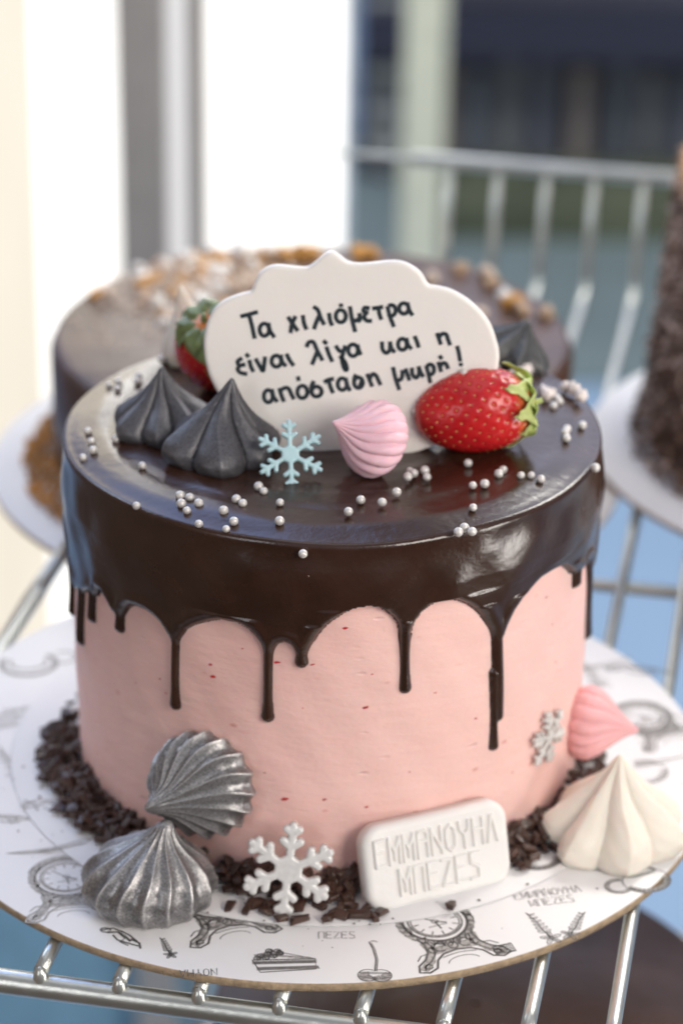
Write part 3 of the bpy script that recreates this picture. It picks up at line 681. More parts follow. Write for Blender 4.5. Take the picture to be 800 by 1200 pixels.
# ---- message plaque standing in the top
O = hit_top(400, 527); lean = R(13)
PX = np.array([1.0, -0.02, 0.0]); PX /= np.linalg.norm(PX)
PU = np.array([0, math.sin(lean), math.cos(lean)]); PN = np.cross(PX, PU)      # PN faces the camera side
if PN @ FW > 0: PN = -PN
def on_plaque(px, py):
    p = hit_plane(px, py, O, PN) - O; return (p @ PX, p @ PU)
out_px = [(239, 408), (240, 392), (244, 376), (252, 362), (263, 352.5), (279, 346), (294, 342), (297, 335), (304, 321), (314, 313.5), (326, 311), (342, 312.5), (359, 313.5), (369, 308), (379, 299), (389, 294.8), (398, 299), (407, 306),
          (420, 309), (438, 308), (456, 306), (470, 306.5), (482, 311), (494, 320), (502, 333), (512, 335.5), (527, 339), (541, 346), (555, 356), (566, 367), (575, 380), (581, 396), (585, 414), (583, 434), (575, 455), (560, 478), (535, 505), (500, 526), (450, 540),
          (395, 545), (345, 540), (310, 518), (285, 496), (263, 472), (250, 452), (242, 430)]
po = catmull([on_plaque(*p) for p in out_px], 4)
pm = slab('plaque_plate', poly_sdf(po), -0.055, 0.055, -0.012, 0.075, 0.0006, 0.0036, 0.0011)
# local frame: x = PX, y = PU, z = toward camera
Mq = Matrix((Vector(PX), Vector(PU), Vector(np.cross(PX, PU)))).transposed()
plaque = tag(empty('message_plaque', O, Mq.to_quaternion()), 'scalloped white fondant plaque with handwritten Greek message standing on the cake', 'plaque')
pp = link('plaque_plate', pm, M['fondant'], plaque); pp.location = (0, 0, -0.0036)
CA = lambda x, y: (280 + x*0.175, 360 + y*0.175)
CB = lambda x, y: (420 + x*0.175, 340 + y*0.175)
def ell(cx, cy, rx, ry, a0=0, a1=360, n=14): return [(cx + rx*math.cos(R(a0 + (a1-a0)*i/n)), cy + ry*math.sin(R(a0 + (a1-a0)*i/n))) for i in range(n+1)]
inkA = [[(18, 62), (60, 52), (122, 34)], [(70, 55), (88, 120), (106, 206)],                                   # Τ
        ell(172, 152, 32, 42), [(200, 112), (210, 160), (236, 198)],                                           # α
        [(333, 70), (360, 110), (392, 155)], [(378, 66), (355, 120), (348, 168)],                               # χ
        [(430, 60), (438, 110), (452, 145)],                                                                    # ι
        [(505, 0), (530, 20), (550, 75), (570, 112)], [(540, 55), (520, 100), (505, 142)],                      # λ
        [(605, 45), (612, 90), (624, 118)],                                                                     # ι
        ell(683, 60, 34, 42), [(684, -18), (686, -8)],                                                          # ό
        [(745, 0), (758, 80), (778, 160)], [(762, 85), (785, 90), (800, 80)],                                   # μ (left)
        [(18, 345), (-8, 365), (5, 390), (38, 385)], [(10, 392), (-8, 415), (12, 440), (50, 448)],              # ε
        [(72, 360), (82, 400), (96, 428)], [(52, 318), (64, 330)],                                              # ί
        [(115, 350), (140, 395), (162, 428), (170, 385), (176, 338)],                                           # ν
        ell(252, 362, 33, 38), [(282, 325), (290, 365), (312, 392)],                                            # α
        [(322, 318), (340, 355), (364, 388)],                                                                   # ι
        [(455, 262), (470, 235), (500, 235), (525, 290), (558, 352)], [(525, 300), (508, 340), (492, 380)],     # λ
        [(588, 270), (605, 320), (624, 360)], [(570, 228), (585, 242)],                                         # ί
        [(652, 262), (672, 290), (700, 300)], [(712, 262), (700, 300), (690, 350), (708, 415), (724, 415), (712, 370), (680, 330)],   # γ
        ell(765, 288, 33, 40),                                                                                   # α
        ell(197, 597, 30, 42), [(222, 555), (232, 600), (254, 630)],                                            # α
        [(272, 548), (285, 590), (300, 628)], [(276, 560), (310, 540), (335, 548), (350, 580), (366, 612)],     # π
        ell(425, 568, 34, 42), [(396, 470), (400, 488)],                                                         # ό
        ell(520, 565, 34, 34), [(500, 500), (486, 530), (488, 565)],                                             # σ
        [(575, 500), (600, 486), (630, 480)], [(602, 490), (612, 530), (628, 570)],                              # τ
        ell(692, 515, 31, 40), [(715, 478), (724, 520), (742, 555)],                                             # α
        ell(800, 505, 30, 36), [(782, 455), (772, 480), (772, 510)]]                                             # σ
inkB = [[(0, 208), (12, 195), (8, 160)],                                                                          # μ tail
        [(70, 120), (42, 118), (36, 142), (62, 152)], [(48, 155), (40, 185), (60, 205), (85, 205)],             # ε
        [(100, 122), (130, 118), (160, 112)], [(135, 120), (142, 160), (152, 192)],                              # τ
        [(196, 112), (210, 170), (236, 240)], ell(222, 135, 28, 36, -120, 130),                                   # ρ
        ell(305, 122, 32, 36), [(330, 88), (340, 130), (360, 164)],                                              # α
        [(-5, 370), (2, 400), (14, 428)],                                                                          # α of λίγα tail
        [(158, 350), (162, 395), (185, 420), (210, 400), (212, 350)], [(212, 350), (222, 390), (240, 412)],     # κ (like u)
        ell(295, 362, 30, 38), [(322, 325), (332, 365), (352, 390)],                                             # α
        [(378, 312), (392, 345), (402, 378)],                                                                    # ι
        [(528, 292), (540, 325), (550, 358)], [(538, 318), (560, 292), (588, 296), (600, 330), (612, 362)],     # η
        [(30 - 5, 600), (10, 640)],                                                                               # σ
        [(60, 565), (74, 600), (90, 640)], [(74, 595), (95, 562), (118, 572), (132, 600), (146, 630)],          # η
        [(232, 520), (248, 590), (272, 662)], [(250, 598), (275, 602), (292, 580), (294, 540)],                  # μ
        [(316, 530), (328, 565), (340, 598)],                                                                     # ι
        [(358, 525), (362, 565), (385, 585), (405, 560), (404, 515)], [(404, 515), (416, 550), (432, 575)],      # κ
        [(455, 510), (468, 560), (480, 615)], ell(480, 530, 26, 34, -130, 120),                                   # ρ
        [(535, 485), (545, 515), (552, 540)], [(545, 510), (565, 488), (585, 492), (598, 520)], [(545, 442), (555, 455)],  # ή
        [(662, 378), (672, 420), (680, 470)], [(684, 492), (686, 502)]]                                           # !
mb = MB()
for L, f in ((inkA, CA), (inkB, CB)):
    for st in L:
        pts = [on_plaque(*f(*p)) for p in st]
        if len(pts) > 2 and len(pts) < 9:      # smooth short strokes
            q = [2*np.array(pts[0]) - np.array(pts[1])] + [np.array(p) for p in pts] + [2*np.array(pts[-1]) - np.array(pts[-2])]; o2 = []
            for i in range(1, len(q)-2):
                a, b_, c, d = q[i-1:i+3]
                for t in (0, .25, .5, .75): o2.append(0.5*((2*b_) + (c-a)*t + (2*a-5*b_+4*c-d)*t*t + (3*b_-a-3*c+d)*t**3))
            pts = o2 + [q[-2]]
        ribbon(mb, pts, 0.00135, np.zeros(3), np.array([1., 0, 0]), np.array([0, 1., 0]), 0.00008 + 0.00002*random.random())
tag(mb.build('handwriting', M['ink'], plaque, False), 'dark green black handwritten Greek letters')

# ---- name plaque leaning on the cake's foot
def rrect(w_, h_, r_): 
    def f(P):
        qx = np.abs(P[:, 0]) - (w_/2 - r_); qy = np.abs(P[:, 1]) - (h_/2 - r_)
        return -(np.sqrt(np.maximum(qx, 0)**2 + np.maximum(qy, 0)**2) + np.minimum(np.maximum(qx, qy), 0) - r_)
    return f
ts = [[np.array(p) for p in st] for st in text_strokes('ΕΜΜΑΝΟΥΗΛ', 0.0084, 0.73, 0, 0.0055, 0.80)] + [[np.array(p) for p in st] for st in text_strokes('ΜΠΕΖΕΣ', 0.0084, 0.73, 0.0002, -0.0053, 0.80)]
sA = np.array([a for st in ts for a in st[:-1]]); sB = np.array([b_ for st in ts for b_ in st[1:]])
def rel(P):
    d = sd_segments(P, sA, sB); return 0.0012*np.clip((0.00060 - d)/0.00026, 0, 1)
sm_ = slab('name_plaque', rrect(0.0508, 0.0285, 0.0068), -0.0258, 0.0258, -0.0145, 0.0145, 0.00017, 0.0058, 0.0024, rel)
bl_ = hit_z(445, 1066); br_ = hit_z(592, 1030)
sx = br_ - bl_; sx[2] = 0; sx /= np.linalg.norm(sx)
back = np.array([-sx[1], sx[0], 0]);
if back[1] < 0: back = -back
la = R(17); su = back*math.sin(la) + np.array([0, 0, 1])*math.cos(la); sn = np.cross(sx, su)
npq = Matrix((Vector(sx), Vector(su), Vector(sn))).transposed().to_quaternion()
cc = hit_plane(512, 1003, bl_, -sn if sn @ FW > 0 else sn)
o = link('name_plaque', sm_, M['soap'], None, cc - sn*0.0045, npq)
tag(o, 'small rounded white plaque embossed with Greek capitals leaning on the cake foot', 'plaque')

# ---- snowflakes
def flake_sdf(rad, branch=((0.40, 0.20), (0.66, 0.20)), wd=0.075, hub=0.27):
    segs = []
    for k in range(6):
        a = R(60*k + 90); d = np.array([math.cos(a), math.sin(a)]); segs.append((np.zeros(2), d*rad*0.9, wd*rad))
        for p, L in branch:
            for sgn in (-1, 1):
                e = np.array([math.cos(a + sgn*R(55)), math.sin(a + sgn*R(55))]); segs.append((d*p*rad, (d*p + e*L)*rad, wd*rad*0.95))
    def f(P):
        best = np.full(len(P), -1e9)
        for a, b_, w_ in segs:
            ab = b_ - a; t = np.clip(((P-a) @ ab)/(ab @ ab), 0, 1); dd = w_ - np.linalg.norm(P - a - t[:, None]*ab, axis=1)
            k_ = 0.03*rad; h_ = np.clip(.5 + .5*(dd-best)/k_, 0, 1); best = best*(1-h_) + dd*h_ + k_*h_*(1-h_)
        an = np.arctan2(P[:, 1], P[:, 0]); hr = hub*rad*(1 + 0.05*np.cos(6*(an - R(90))))
        return np.maximum(best, hr - np.linalg.norm(P, axis=1))
    return f
def snowflake(name, label, rad, mat, loc, quat, branch=((0.40, 0.20), (0.66, 0.20)), wd=0.075, hub=0.27, th=0.0022, step=0.00022):
    me = slab(name, flake_sdf(rad, branch, wd, hub), -rad*1.05, rad*1.05, -rad*1.05, rad*1.05, step, th, th*0.42)
    return tag(link(name, me, mat, None, loc, quat), label, 'snowflake')
def facing(normal, roll):
    n = Vector(normal).normalized(); q = frame_quat(n, (1, 0, 0)); return q @ Quaternion((0, 0, 1), R(roll))
p = hit_top(333, 566); n = np.array([0.05, -math.cos(R(35)), math.sin(R(35))])
c = hit_plane(340, 533, p + np.array([0, 0.001, 0]), n)
snowflake('snowflake', 'pale blue sugar snowflake leaning on the grey meringue on top', 0.0117, M['blueflake'], c, facing(n, 4), ((0.44, 0.20), (0.70, 0.17)), 0.062, 0.25, 0.0018)
p = hit_z(338, 1072, 0.0); n = np.array([-0.02, -math.cos(R(20)), math.sin(R(20))])
c = hit_plane(338, 1018, p, n)
snowflake('snowflake', 'large pearly white snowflake leaning against the front foot of the cake', 0.0156, M['whiteflake'], c, facing(n, -6), ((0.46, 0.21), (0.74, 0.15)), 0.088, 0.30, 0.0024)
t_, z_ = theta_z(640, 863, 0.0872); n = np.array([math.cos(t_), math.sin(t_), 0.0])
snowflake('snowflake', 'small grey snowflake stuck to the pink side beside the rose meringue', 0.0108, M['grayflake'], hit_side(640, 863, 0.0872), facing(n, 12), ((0.40, 0.24), (0.66, 0.22)), 0.062, 0.18, 0.0018)

# ---- meringues
PROF_KISS = [(0, .80), (.04, .90), (.12, .98), (.22, 1.0), (.34, .95), (.46, .82), (.58, .62), (.70, .42), (.80, .27), (.90, .155), (.97, .09), (1, .03)]
PROF_ONION = [(0, .84), (.07, .94), (.18, 1.0), (.32, .97), (.46, .86), (.58, .68), (.68, .48), (.77, .31), (.87, .19), (.95, .13), (1, .05)]
PROF_STAR = [(0, .93), (.05, .99), (.14, 1.0), (.26, .92), (.38, .76), (.50, .58), (.62, .41), (.74, .27), (.86, .15), (.95, .08), (1, .02)]
PROF_BALL = [(0, .74), (.06, .88), (.16, .98), (.28, 1.0), (.42, .92), (.56, .74), (.68, .52), (.78, .33), (.87, .19), (.94, .11), (1, .03)]
def meringue_mesh(name, rad, hgt, n, depth, kind, prof, twist=0.0, bend=(0, 0), seed=0, power=0.8, wobble=0.03):
    rr = np.random.default_rng(seed); NR, NCn = 84, max(240, n*18)
    t = np.linspace(0, 1, NR)**0.9; phi = np.linspace(0, 2*np.pi, NCn, endpoint=False)
    ctr = np.array(prof); tt = np.linspace(0, 1, 200); pv = np.interp(tt, ctr[:, 0], ctr[:, 1]); pv = np.convolve(np.pad(pv, 6, 'edge'), np.ones(13)/13, 'valid'); pv[-6:] = np.linspace(pv[-7], 0.02, 6)
    pr = np.interp(t, tt, pv)
    T, P = np.meshgrid(t, phi, indexing='ij'); ph = rr.uniform(0, 6.28, 4)
    P2 = P + twist*T + 0.10*np.sin(P*2 + ph[0])*6/n + 0.04*np.sin(T*9 + ph[1])
    if kind == 'crest': lobe = 1 - np.abs(np.sin(n*P2/2))**power
    elif kind == 'shell': lobe = np.abs(np.cos(n*P2/2))**power
    else: lobe = 0.75*np.abs(np.cos(n*P2/2))**power + 0.25*(1 - np.abs(np.sin(n*P2/2))**0.6)
    amp = depth*(0.55 + 0.45*np.sin(np.clip(T*2.2, 0, 1)*math.pi/2))*np.clip((1.02 - T)*5, 0.0, 1)
    var = 1 + wobble*np.sin(P + ph[2]) + wobble*0.8*np.sin(2*P + ph[3] + T*2)
    var = var + 0.05*depth*rr.normal(size=n)[(np.round(n*P2/(2*np.pi)).astype(int)) % n]*0
    r_ = rad*pr[:, None]*var*(1 + amp*(lobe - 0.75)) + rad*0.006*np.sin(P*17 + T*31)*(1 - T)
    X = r_*np.cos(P) + bend[0]*T**2*hgt; Y = r_*np.sin(P) + bend[1]*T**2*hgt; Z = hgt*T
    V = np.stack([X, Y, Z], -1).reshape(-1, 3); F = grid_faces(NR, NCn)
    V = np.concatenate([V, [[0, 0, 0.0002], [bend[0]*hgt, bend[1]*hgt, hgt*1.002]]]); nb = len(V) - 2
    j = np.arange(NCn); j2 = (j+1) % NCn
    capb = np.stack([j2, j, np.full(NCn, nb), np.full(NCn, nb)], -1); capt = np.stack([(NR-1)*NCn + j, (NR-1)*NCn + j2, np.full(NCn, nb+1), np.full(NCn, nb+1)], -1)
    fl = [tuple(f) for f in F] + [(int(a), int(b_), int(c)) for a, b_, c, _ in capb] + [(int(a), int(b_), int(c)) for a, b_, c, _ in capt]
    return mesh_np(name, V, fl)
def meringue(label, mat, loc, axis, rad, hgt, n, depth, kind, prof, **k):
    spin = k.pop('spin', 0)
    q = frame_quat(axis, (1, 0, 0.01)) @ Quaternion((0, 0, 1), R(spin))
    return tag(link('meringue', meringue_mesh('meringue', rad, hgt, n, depth, kind, prof, **k), mat, None, loc, q), label, 'meringue')
PROF_PETAL = [(0, .90), (.07, .98), (.16, 1.0), (.26, .93), (.38, .74), (.50, .53), (.62, .36), (.74, .23), (.86, .13), (.95, .07), (1, .02)]
# on the top
meringue('dark grey meringue kiss at the left edge of the cake top', M['gray'], hit_top(192, 504, -0.0004), (-0.02, 0.02, 1), 0.0172, 0.0222, 7, 0.42, 'mix', PROF_PETAL, seed=1, power=0.55, spin=12, twist=0.15)
meringue('dark grey pointed meringue beside the pale blue snowflake', M['gray'], hit_top(263, 535, -0.0004), (0.04, 0.0, 1), 0.0180, 0.0268, 6, 0.52, 'mix', PROF_PETAL, seed=2, power=0.5, spin=30, twist=0.45, bend=(0.06, 0), wobble=0.06)
a = np.array([-0.80, -0.34, 0.46]); c = hit_top(449, 517, 0.0095)
meringue('light pink ribbed meringue lying on its side before the message plaque', M['pinkm'], c - a*0.0030, a, 0.0123, 0.0225, 16, 0.17, 'shell', PROF_BALL, seed=3, power=0.6, twist=0.9, spin=10)
meringue('blurred black meringue with white dusting behind the plaque at right', silver_dust('black_meringue', (0.010, 0.011, 0.013), (0.16, 0.16, 0.16), 0.1, 0.4), hit_top(594, 424, 0.0), (0.45, 0.1, 1), 0.0138, 0.0165, 9, 0.26, 'crest', PROF_KISS, seed=5)
meringue('white pointed meringue behind the green topped strawberry', M['whitem'], hit_top(229, 418, 0.0), (-0.20, 0.05, 1), 0.0110, 0.0268, 8, 0.28, 'shell', PROF_STAR, seed=6)
# around the foot
meringue('silver ribbed meringue standing on the board at the lower left', M['silver'], hit_z(176, 1054, 0.0), (0.06, 0.02, 1), 0.0208, 0.0290, 15, 0.13, 'crest', PROF_ONION, seed=7, power=0.85, spin=7, twist=0.12, bend=(0.14, 0.0), wobble=0.045)
a = np.array([-0.40, -0.90, 0.06]); bc = hit_side(246, 911, 0.0875)
meringue('silver ribbed meringue stuck to the pink side above the standing one', M['silver'], bc, a, 0.0180, 0.0215, 17, 0.13, 'crest', PROF_ONION, seed=8, power=0.85, twist=-0.35, bend=(-0.52, -0.16), wobble=0.035)
a = np.array([0.97, -0.26, -0.03]); bc = hit_side(674, 843, 0.0868)
meringue('rose pink ribbed meringue stuck sideways to the right of the cake', M['pinkm2'], bc - a*0.001, a, 0.0122, 0.0225, 14, 0.17, 'shell', PROF_KISS, seed=9, power=0.6, twist=0.2)
meringue('large white star meringue on the board at the lower right', M['whitem'], hit_z(719, 982, 0.0), (0.0, 0.0, 1), 0.0238, 0.0318, 7, 0.38, 'mix', PROF_STAR, seed=10, power=0.75, spin=25, twist=0.12)

# ---- strawberries
straw_mat = None
def straw_material():
    m, t, b = new_mat('strawberry_flesh')
    tc = t.nodes.new('ShaderNodeTexCoord'); sx_ = t.nodes.new('ShaderNodeSeparateXYZ'); t.links.new(tc.outputs['Object'], sx_.inputs[0])
    body = ramp(t, noise(t, 120, 4), [(0.3, (0.41, 0.006, 0.011)), (0.7, (0.58, 0.020, 0.020))])
    f = rng_map(t, sx_.outputs['Z'], 0.012, 0.0165, 0, 1)
    mx = t.nodes.new('ShaderNodeMix'); mx.data_type = 'RGBA'; t.links.new(f, mx.inputs['Factor']); t.links.new(body, mx.inputs['A']); mx.inputs['B'].default_value = (0.75, 0.25, 0.07, 1)
    t.links.new(mx.outputs['Result'], b.inputs['Base Color'])
    b.inputs['Roughness'].default_value = 0.25; b.inputs['Subsurface Weight'].default_value = 0.2; b.inputs['Subsurface Scale'].default_value = 0.003
    bump(t, b, noise(t, 260, 3), 0.0003, 0.5)
    return m
M['straw'] = straw_material()
def strawberry(label, loc, quat, L, W, leafmat, leaves, seed=0):
    root = tag(empty('strawberry', loc, quat), label, 'strawberry')      # local z runs from the tip (-L/2) to the calyx (+L/2)
    NR, NCn = 110, 220; t = np.linspace(0, 1, NR)
    pr = np.sin(np.clip(t, 0, 1)*math.pi)**0.40*(0.84 + 0.20*t); pr /= pr.max()
    seeds = []; n = 250; ga = math.pi*(3 - math.sqrt(5))
    for k in range(n):
        tk = 0.05 + 0.86*((k + .5)/n); seeds.append((tk, (k*ga) % (2*math.pi)))
    T, P = np.meshgrid(t, np.linspace(0, 2*math.pi, NCn, endpoint=False), indexing='ij')
    r0 = W/2*pr[:, None]*(1 + 0.02*np.sin(3*P + seed) + 0.015*np.sin(5*P + T*6)); 
    dim = np.zeros_like(T)
    for tk, pk in seeds:
        rk = np.interp(tk, t, pr)*W/2; du = (T - tk)*L; dv = ((P - pk + math.pi) % (2*math.pi) - math.pi)*rk
        dim += np.exp(-(du*du + dv*dv)/(0.00062**2))
    r_ = r0 - 0.00042*np.clip(dim, 0, 1)
    V = np.stack([r_*np.cos(P), r_*np.sin(P), (T - .5)*L], -1).reshape(-1, 3)
    link('flesh', mesh_np('flesh', V, grid_faces(NR, NCn)), M['straw'], root)
    mb = MB()
    for tk, pk in seeds:
        rk = np.interp(tk, t, pr)*W/2 - 0.00012; c = np.array([rk*math.cos(pk), rk*math.sin(pk), (tk-.5)*L])
        e = np.array([-math.sin(pk), math.cos(pk), 0]); nrm = np.array([math.cos(pk), math.sin(pk), 0]); z = np.array([0, 0, 1.0])
        Vs = [c + z*0.00052, c + e*0.00026 + nrm*.0001, c - z*0.00042, c - e*0.00026 + nrm*.0001, c + nrm*0.00026, c - nrm*0.0003]
        mb.add(Vs, [(0, 3, 4), (3, 2, 4), (2, 1, 4), (1, 0, 4), (0, 1, 5), (1, 2, 5), (2, 3, 5), (3, 0, 5)])
    mb.build('seeds', M['seed'], root)
    rr = random.Random(seed)
    for az, ln, wd, droop, lift in leaves:
        NS = 14; V = []; F = []
        for i in range(NS + 1):
            s = i/NS; z = L/2*0.93 + lift*math.sin(s*math.pi)*0.35 - droop*s*s; r_l = 0.0012 + ln*s*(1 - 0.25*s)
            ww = wd*math.sin(min(1, s*1.15 + 0.12)*math.pi*0.93)**0.8*(1 if i < NS else 0.05)
            for j in range(-3, 4):
                y = ww*j/3; zz = z + 0.0008*abs(j/3)**1.5 + 0.0005*math.sin(s*9 + j + seed); a = R(az)
                V.append((r_l*math.cos(a) - y*math.sin(a), r_l*math.sin(a) + y*math.cos(a), zz))
        for i in range(NS):
            for j in range(6): F.append((i*7 + j, i*7 + j + 1, (i+1)*7 + j + 1, (i+1)*7 + j))
        me = mesh_np('sepal', V, F); o = link('sepal', me, leafmat, root)
        so = o.modifiers.new('thickness', 'SOLIDIFY'); so.thickness = 0.0002; so.offset = 1
    mb = MB(); mb.tube([(0, 0, L/2*0.85), (0.0004, 0, L/2 + 0.001), (0.001, 0.0004, L/2 + 0.0028)], [0.0016, 0.001, 0.0009], 8); mb.build('stem', leafmat, root)
    return root
ax = Vector((0.96, 0.10, 0.10)); sc_ = hit_top(555, 481, 0.0124)
lv = [(az, 0.0138 + 0.0022*((i*7) % 3), 0.0056, 0.0045 + 0.0022*((i*5) % 3), 0.0035) for i, az in enumerate(range(0, 360, 40))]
strawberry('glossy red strawberry lying sideways with its green leaves to the right', sc_, frame_quat(ax, (0, 0, 1)), 0.0385, 0.0272, M['leaf'], lv, 1)
ax = Vector((-0.30, -0.50, 0.80)); sc_ = hit_top(258, 409, 0.0145)
lv = [(az, 0.0185, 0.0066, 0.0135 + 0.003*((i*5) % 3), 0.0055) for i, az in enumerate(range(0, 360, 45))]
strawberry('red strawberry with drooping green leaves half hidden behind the plaque', sc_, frame_quat(ax, (1, 0, 0)), 0.0330, 0.0290, M['leafdark'], lv, 2)

# ---- pearls
pm_ = MB(); pm_.lathe([(0.00135*math.sin(a), 0.00135 - 0.00135*math.cos(a)) for a in np.linspace(0.02, math.pi - 0.02, 14)], 18)
pearl_me = mesh_np('sugar_pearl', pm_.V, [f[::-1] for f in pm_.F]); pearl_me.materials.append(M['pearl'])
clusters = [
 ('silver sugar pearl in the cluster of five and a stray below the dark meringues', [(211, 577), (222.5, 579), (212.5, 585), (219, 591), (233, 585.5), (233, 603)]),
 ('silver sugar pearl in the loose group of five left of the front centre', [(262, 594), (277, 583), (284.5, 587), (265, 609), (274, 604)]),
 ('silver sugar pearl just in front of the pale blue snowflake', [(303, 569.5), (309, 574), (328, 586.5), (327.5, 605.5)]),
 ('silver sugar pearl alone on the dark chocolate front below the rim', [(355, 649)]),
 ('silver sugar pearl in the bare stretch right of the front centre', [(408, 597), (422.5, 584.5), (447.5, 587), (464.5, 576)]),
 ('silver sugar pearl in the group of five below the strawberry tip', [(477.5, 558.5), (480, 550.5), (484.5, 554), (497.5, 551), (500, 558)]),
 ('silver sugar pearl in the trio at the front rim', [(537, 613), (544, 607.5), (553, 612)]),
 ('silver sugar pearl between the front trio and the strawberry', [(554, 589), (553.5, 566.5), (567.5, 565), (548, 542)]),
 ('silver sugar pearl in the row under the strawberry leaves', [(584, 553.5), (589, 548.5), (610, 553.5), (622, 553), (633.5, 556)]),
 ('silver sugar pearl scattered near the right rim', [(662, 503), (663.5, 509.5), (682, 492.5), (648, 473), (655, 467), (664, 499), (634, 455), (700, 551), (652, 463)]),
 ('silver sugar pearl in the small line at the left rim', [(103, 499.5), (107, 511.5), (109, 522), (95.5, 538.5)]),
 ('silver sugar pearl near the foot of the left dark meringue', [(167, 543), (160, 581.5), (136, 512)]),
 ('silver sugar pearl in the bright reflection at the far left of the top', [(128, 446), (138, 452), (139, 443), (161, 444), (163, 438), (190, 418), (193, 414)]),
]
first = True
for label, pts in clusters:
    for x, y in pts:
        if y > 640: p = hit_side(x, y, 0.0905); base = Vector(p) - Vector((0, 0, 0.00135))
        elif (x, y) in ((700, 551), (95.5, 538.5)): base = Vector(hit_top(x - (3 if x > 400 else -2), y + 2, -0.003))
        else:
            p = hit_top(x, y + 4.4); r_ = math.hypot(p[0], p[1]); base = Vector(p); base.z -= 0.0030*(min(r_, .088)/0.088)**9 + 0.0002
        o = link('sugar_pearl', pearl_me, None, None, base); s_ = random.uniform(0.88, 1.12); o.scale = (s_, s_, s_*random.uniform(0.93, 1.0)); o.rotation_euler.z = random.uniform(0, 6)
        tag(o, label, 'pearl', 'silver sugar pearls sprinkled on the cake top' if len(pts) > 1 else None)
for x, y in ((487, 483), (543, 437)):
    p = hit_plane(x, y, np.array(hit_top(555, 481, 0.0124)) - np.array([0, 0.006 if y < 450 else 0.002, 0]), FW)
    tag(link('sugar_pearl', pearl_me, None, None, Vector(p) - Vector((0, 0, 0.00135))), 'silver sugar pearl at the tip of the lying strawberry' if x < 500 else 'silver sugar pearl stuck on top of the lying strawberry', 'pearl')

# white sugar crumbs behind the strawberry
crumb_mat = simple('white_sugar_crumb', (0.80, 0.72, 0.68), 0.7, var=0.08, nscale=200, bdist=0.0004, bscale=500)
def lump_mesh(name, r_, seed, sub=2, amp=0.25, sq=(1, 1, 1)):
    bm = bmesh.new(); bmesh.ops.create_icosphere(bm, subdivisions=sub, radius=r_); g = random.Random(seed); ph = [g.uniform(0, 6) for _ in range(6)]
    for v in bm.verts:
        c = v.co.normalized(); f = 1 + amp*(math.sin(c.x*4 + ph[0])*math.sin(c.y*5 + ph[1]) + 0.6*math.sin(c.z*7 + ph[2])*math.sin(c.x*6 + ph[3])); v.co = Vector((c.x*sq[0], c.y*sq[1], c.z*sq[2]))*r_*f
    me = bpy.data.meshes.new(name); bm.to_mesh(me); bm.free(); me.polygons.foreach_set('use_smooth', [True]*len(me.polygons)); return me
cm = [lump_mesh('sugar_crumb', 0.0019, k, amp=0.35) for k in range(4)]
for m_ in cm: m_.materials.append(crumb_mat)
for k, (x, y, s_) in enumerate([(572, 420, 1.1), (580, 428, .9), (603, 430, 1.3), (610, 424, 1.2), (616, 432, 1.1), (608, 438, 1.2), (616, 442, .9), (622, 420, 1.0), (640, 462, 1.1), (646, 458, .9), (637, 455, .9), (662, 452, 1.0), (672, 455, 1.2), (680, 462, 1.1), (599, 437, .9), (566, 425, .9)]):
    p = hit_top(x, y + 6, 0.0); r_ = math.hypot(p[0], p[1])
    if r_ > 0.087: p = p*np.array([.087/r_, .087/r_, 1])
    o = link('sugar_crumb', cm[k % 4], None, None, Vector(p) + Vector((0, 0, 0.0014*s_))); o.scale = (s_, s_, s_); o.rotation_euler = (k, k*2, k*3)
    tag(o, 'white sugar crumb behind the leaves of the lying strawberry', 'crumb', 'white sugar crumbs at the rear right of the cake top')

# ---- chocolate chips heaped round the foot
def chip_mesh(seed):
    g = random.Random(seed); lx, ly, lz = g.uniform(0.0018, 0.0036), g.uniform(0.0009, 0.0017), g.uniform(0.0006, 0.0011)
    bm = bmesh.new(); bmesh.ops.create_cube(bm, size=2.0)
    for v in bm.verts:
        v.co = Vector((v.co.x*lx*g.uniform(.55, 1.15), v.co.y*ly*g.uniform(.45, 1.2), v.co.z*lz*g.uniform(.6, 1.2)))
    bmesh.ops.bevel(bm, geom=list(bm.edges), offset=0.00028, segments=1, affect='EDGES')
    me = bpy.data.meshes.new('chocolate_chip'); bm.to_mesh(me); bm.free(); me.materials.append(M['chip']); return me
chips = [chip_mesh(k) for k in range(14)]
rc = random.Random(21)
chip_rest = MB()
def place_chip(x, y, z, label, sc=1.0, flat=False, stuff=False):
    if stuff:
        me = chips[rc.randrange(14)]; from_e = Matrix.Translation((x, y, z)) @ Matrix.Rotation(rc.uniform(0, 6.28), 4, 'Z') @ Matrix.Rotation(rc.uniform(-.9, .9), 4, 'X') @ Matrix.Rotation(rc.uniform(-.9, .9), 4, 'Y')
        chip_rest.add([from_e @ v.co for v in me.vertices], [tuple(p_.vertices) for p_ in me.polygons]); return
    o = link('chocolate_chip', chips[rc.randrange(14)], None, None, (x, y, z)); tl = 0.25 if flat else 0.9
    o.rotation_euler = (rc.uniform(-tl, tl), rc.uniform(-tl, tl), rc.uniform(0, 6.28)); o.scale = (sc, sc, sc)
    tag(o, label, 'chocolate chip', 'dark chocolate chips heaped around the cake foot')
def heap(a0, a1, n, rin, rout, hmax, label, stuff=False):
    for _ in range(n):
        a = R(rc.uniform(a0, a1)); q = rc.random()**1.1; r_ = rin + (rout - rin)*q
        ztop = hmax*(1 - q)**0.8; z = 0.0012 + ztop*rc.uniform(0.55, 1.0)
        v_ = np.array([r_*math.cos(a), r_*math.sin(a), z]) - cc
        if abs(v_ @ sx) < 0.0275 and -0.009 < v_ @ sn < 0.006 and abs(v_ @ su) < 0.017: continue
        place_chip(r_*math.cos(a), r_*math.sin(a), z, label, rc.uniform(0.85, 1.3), q > 0.8, stuff)
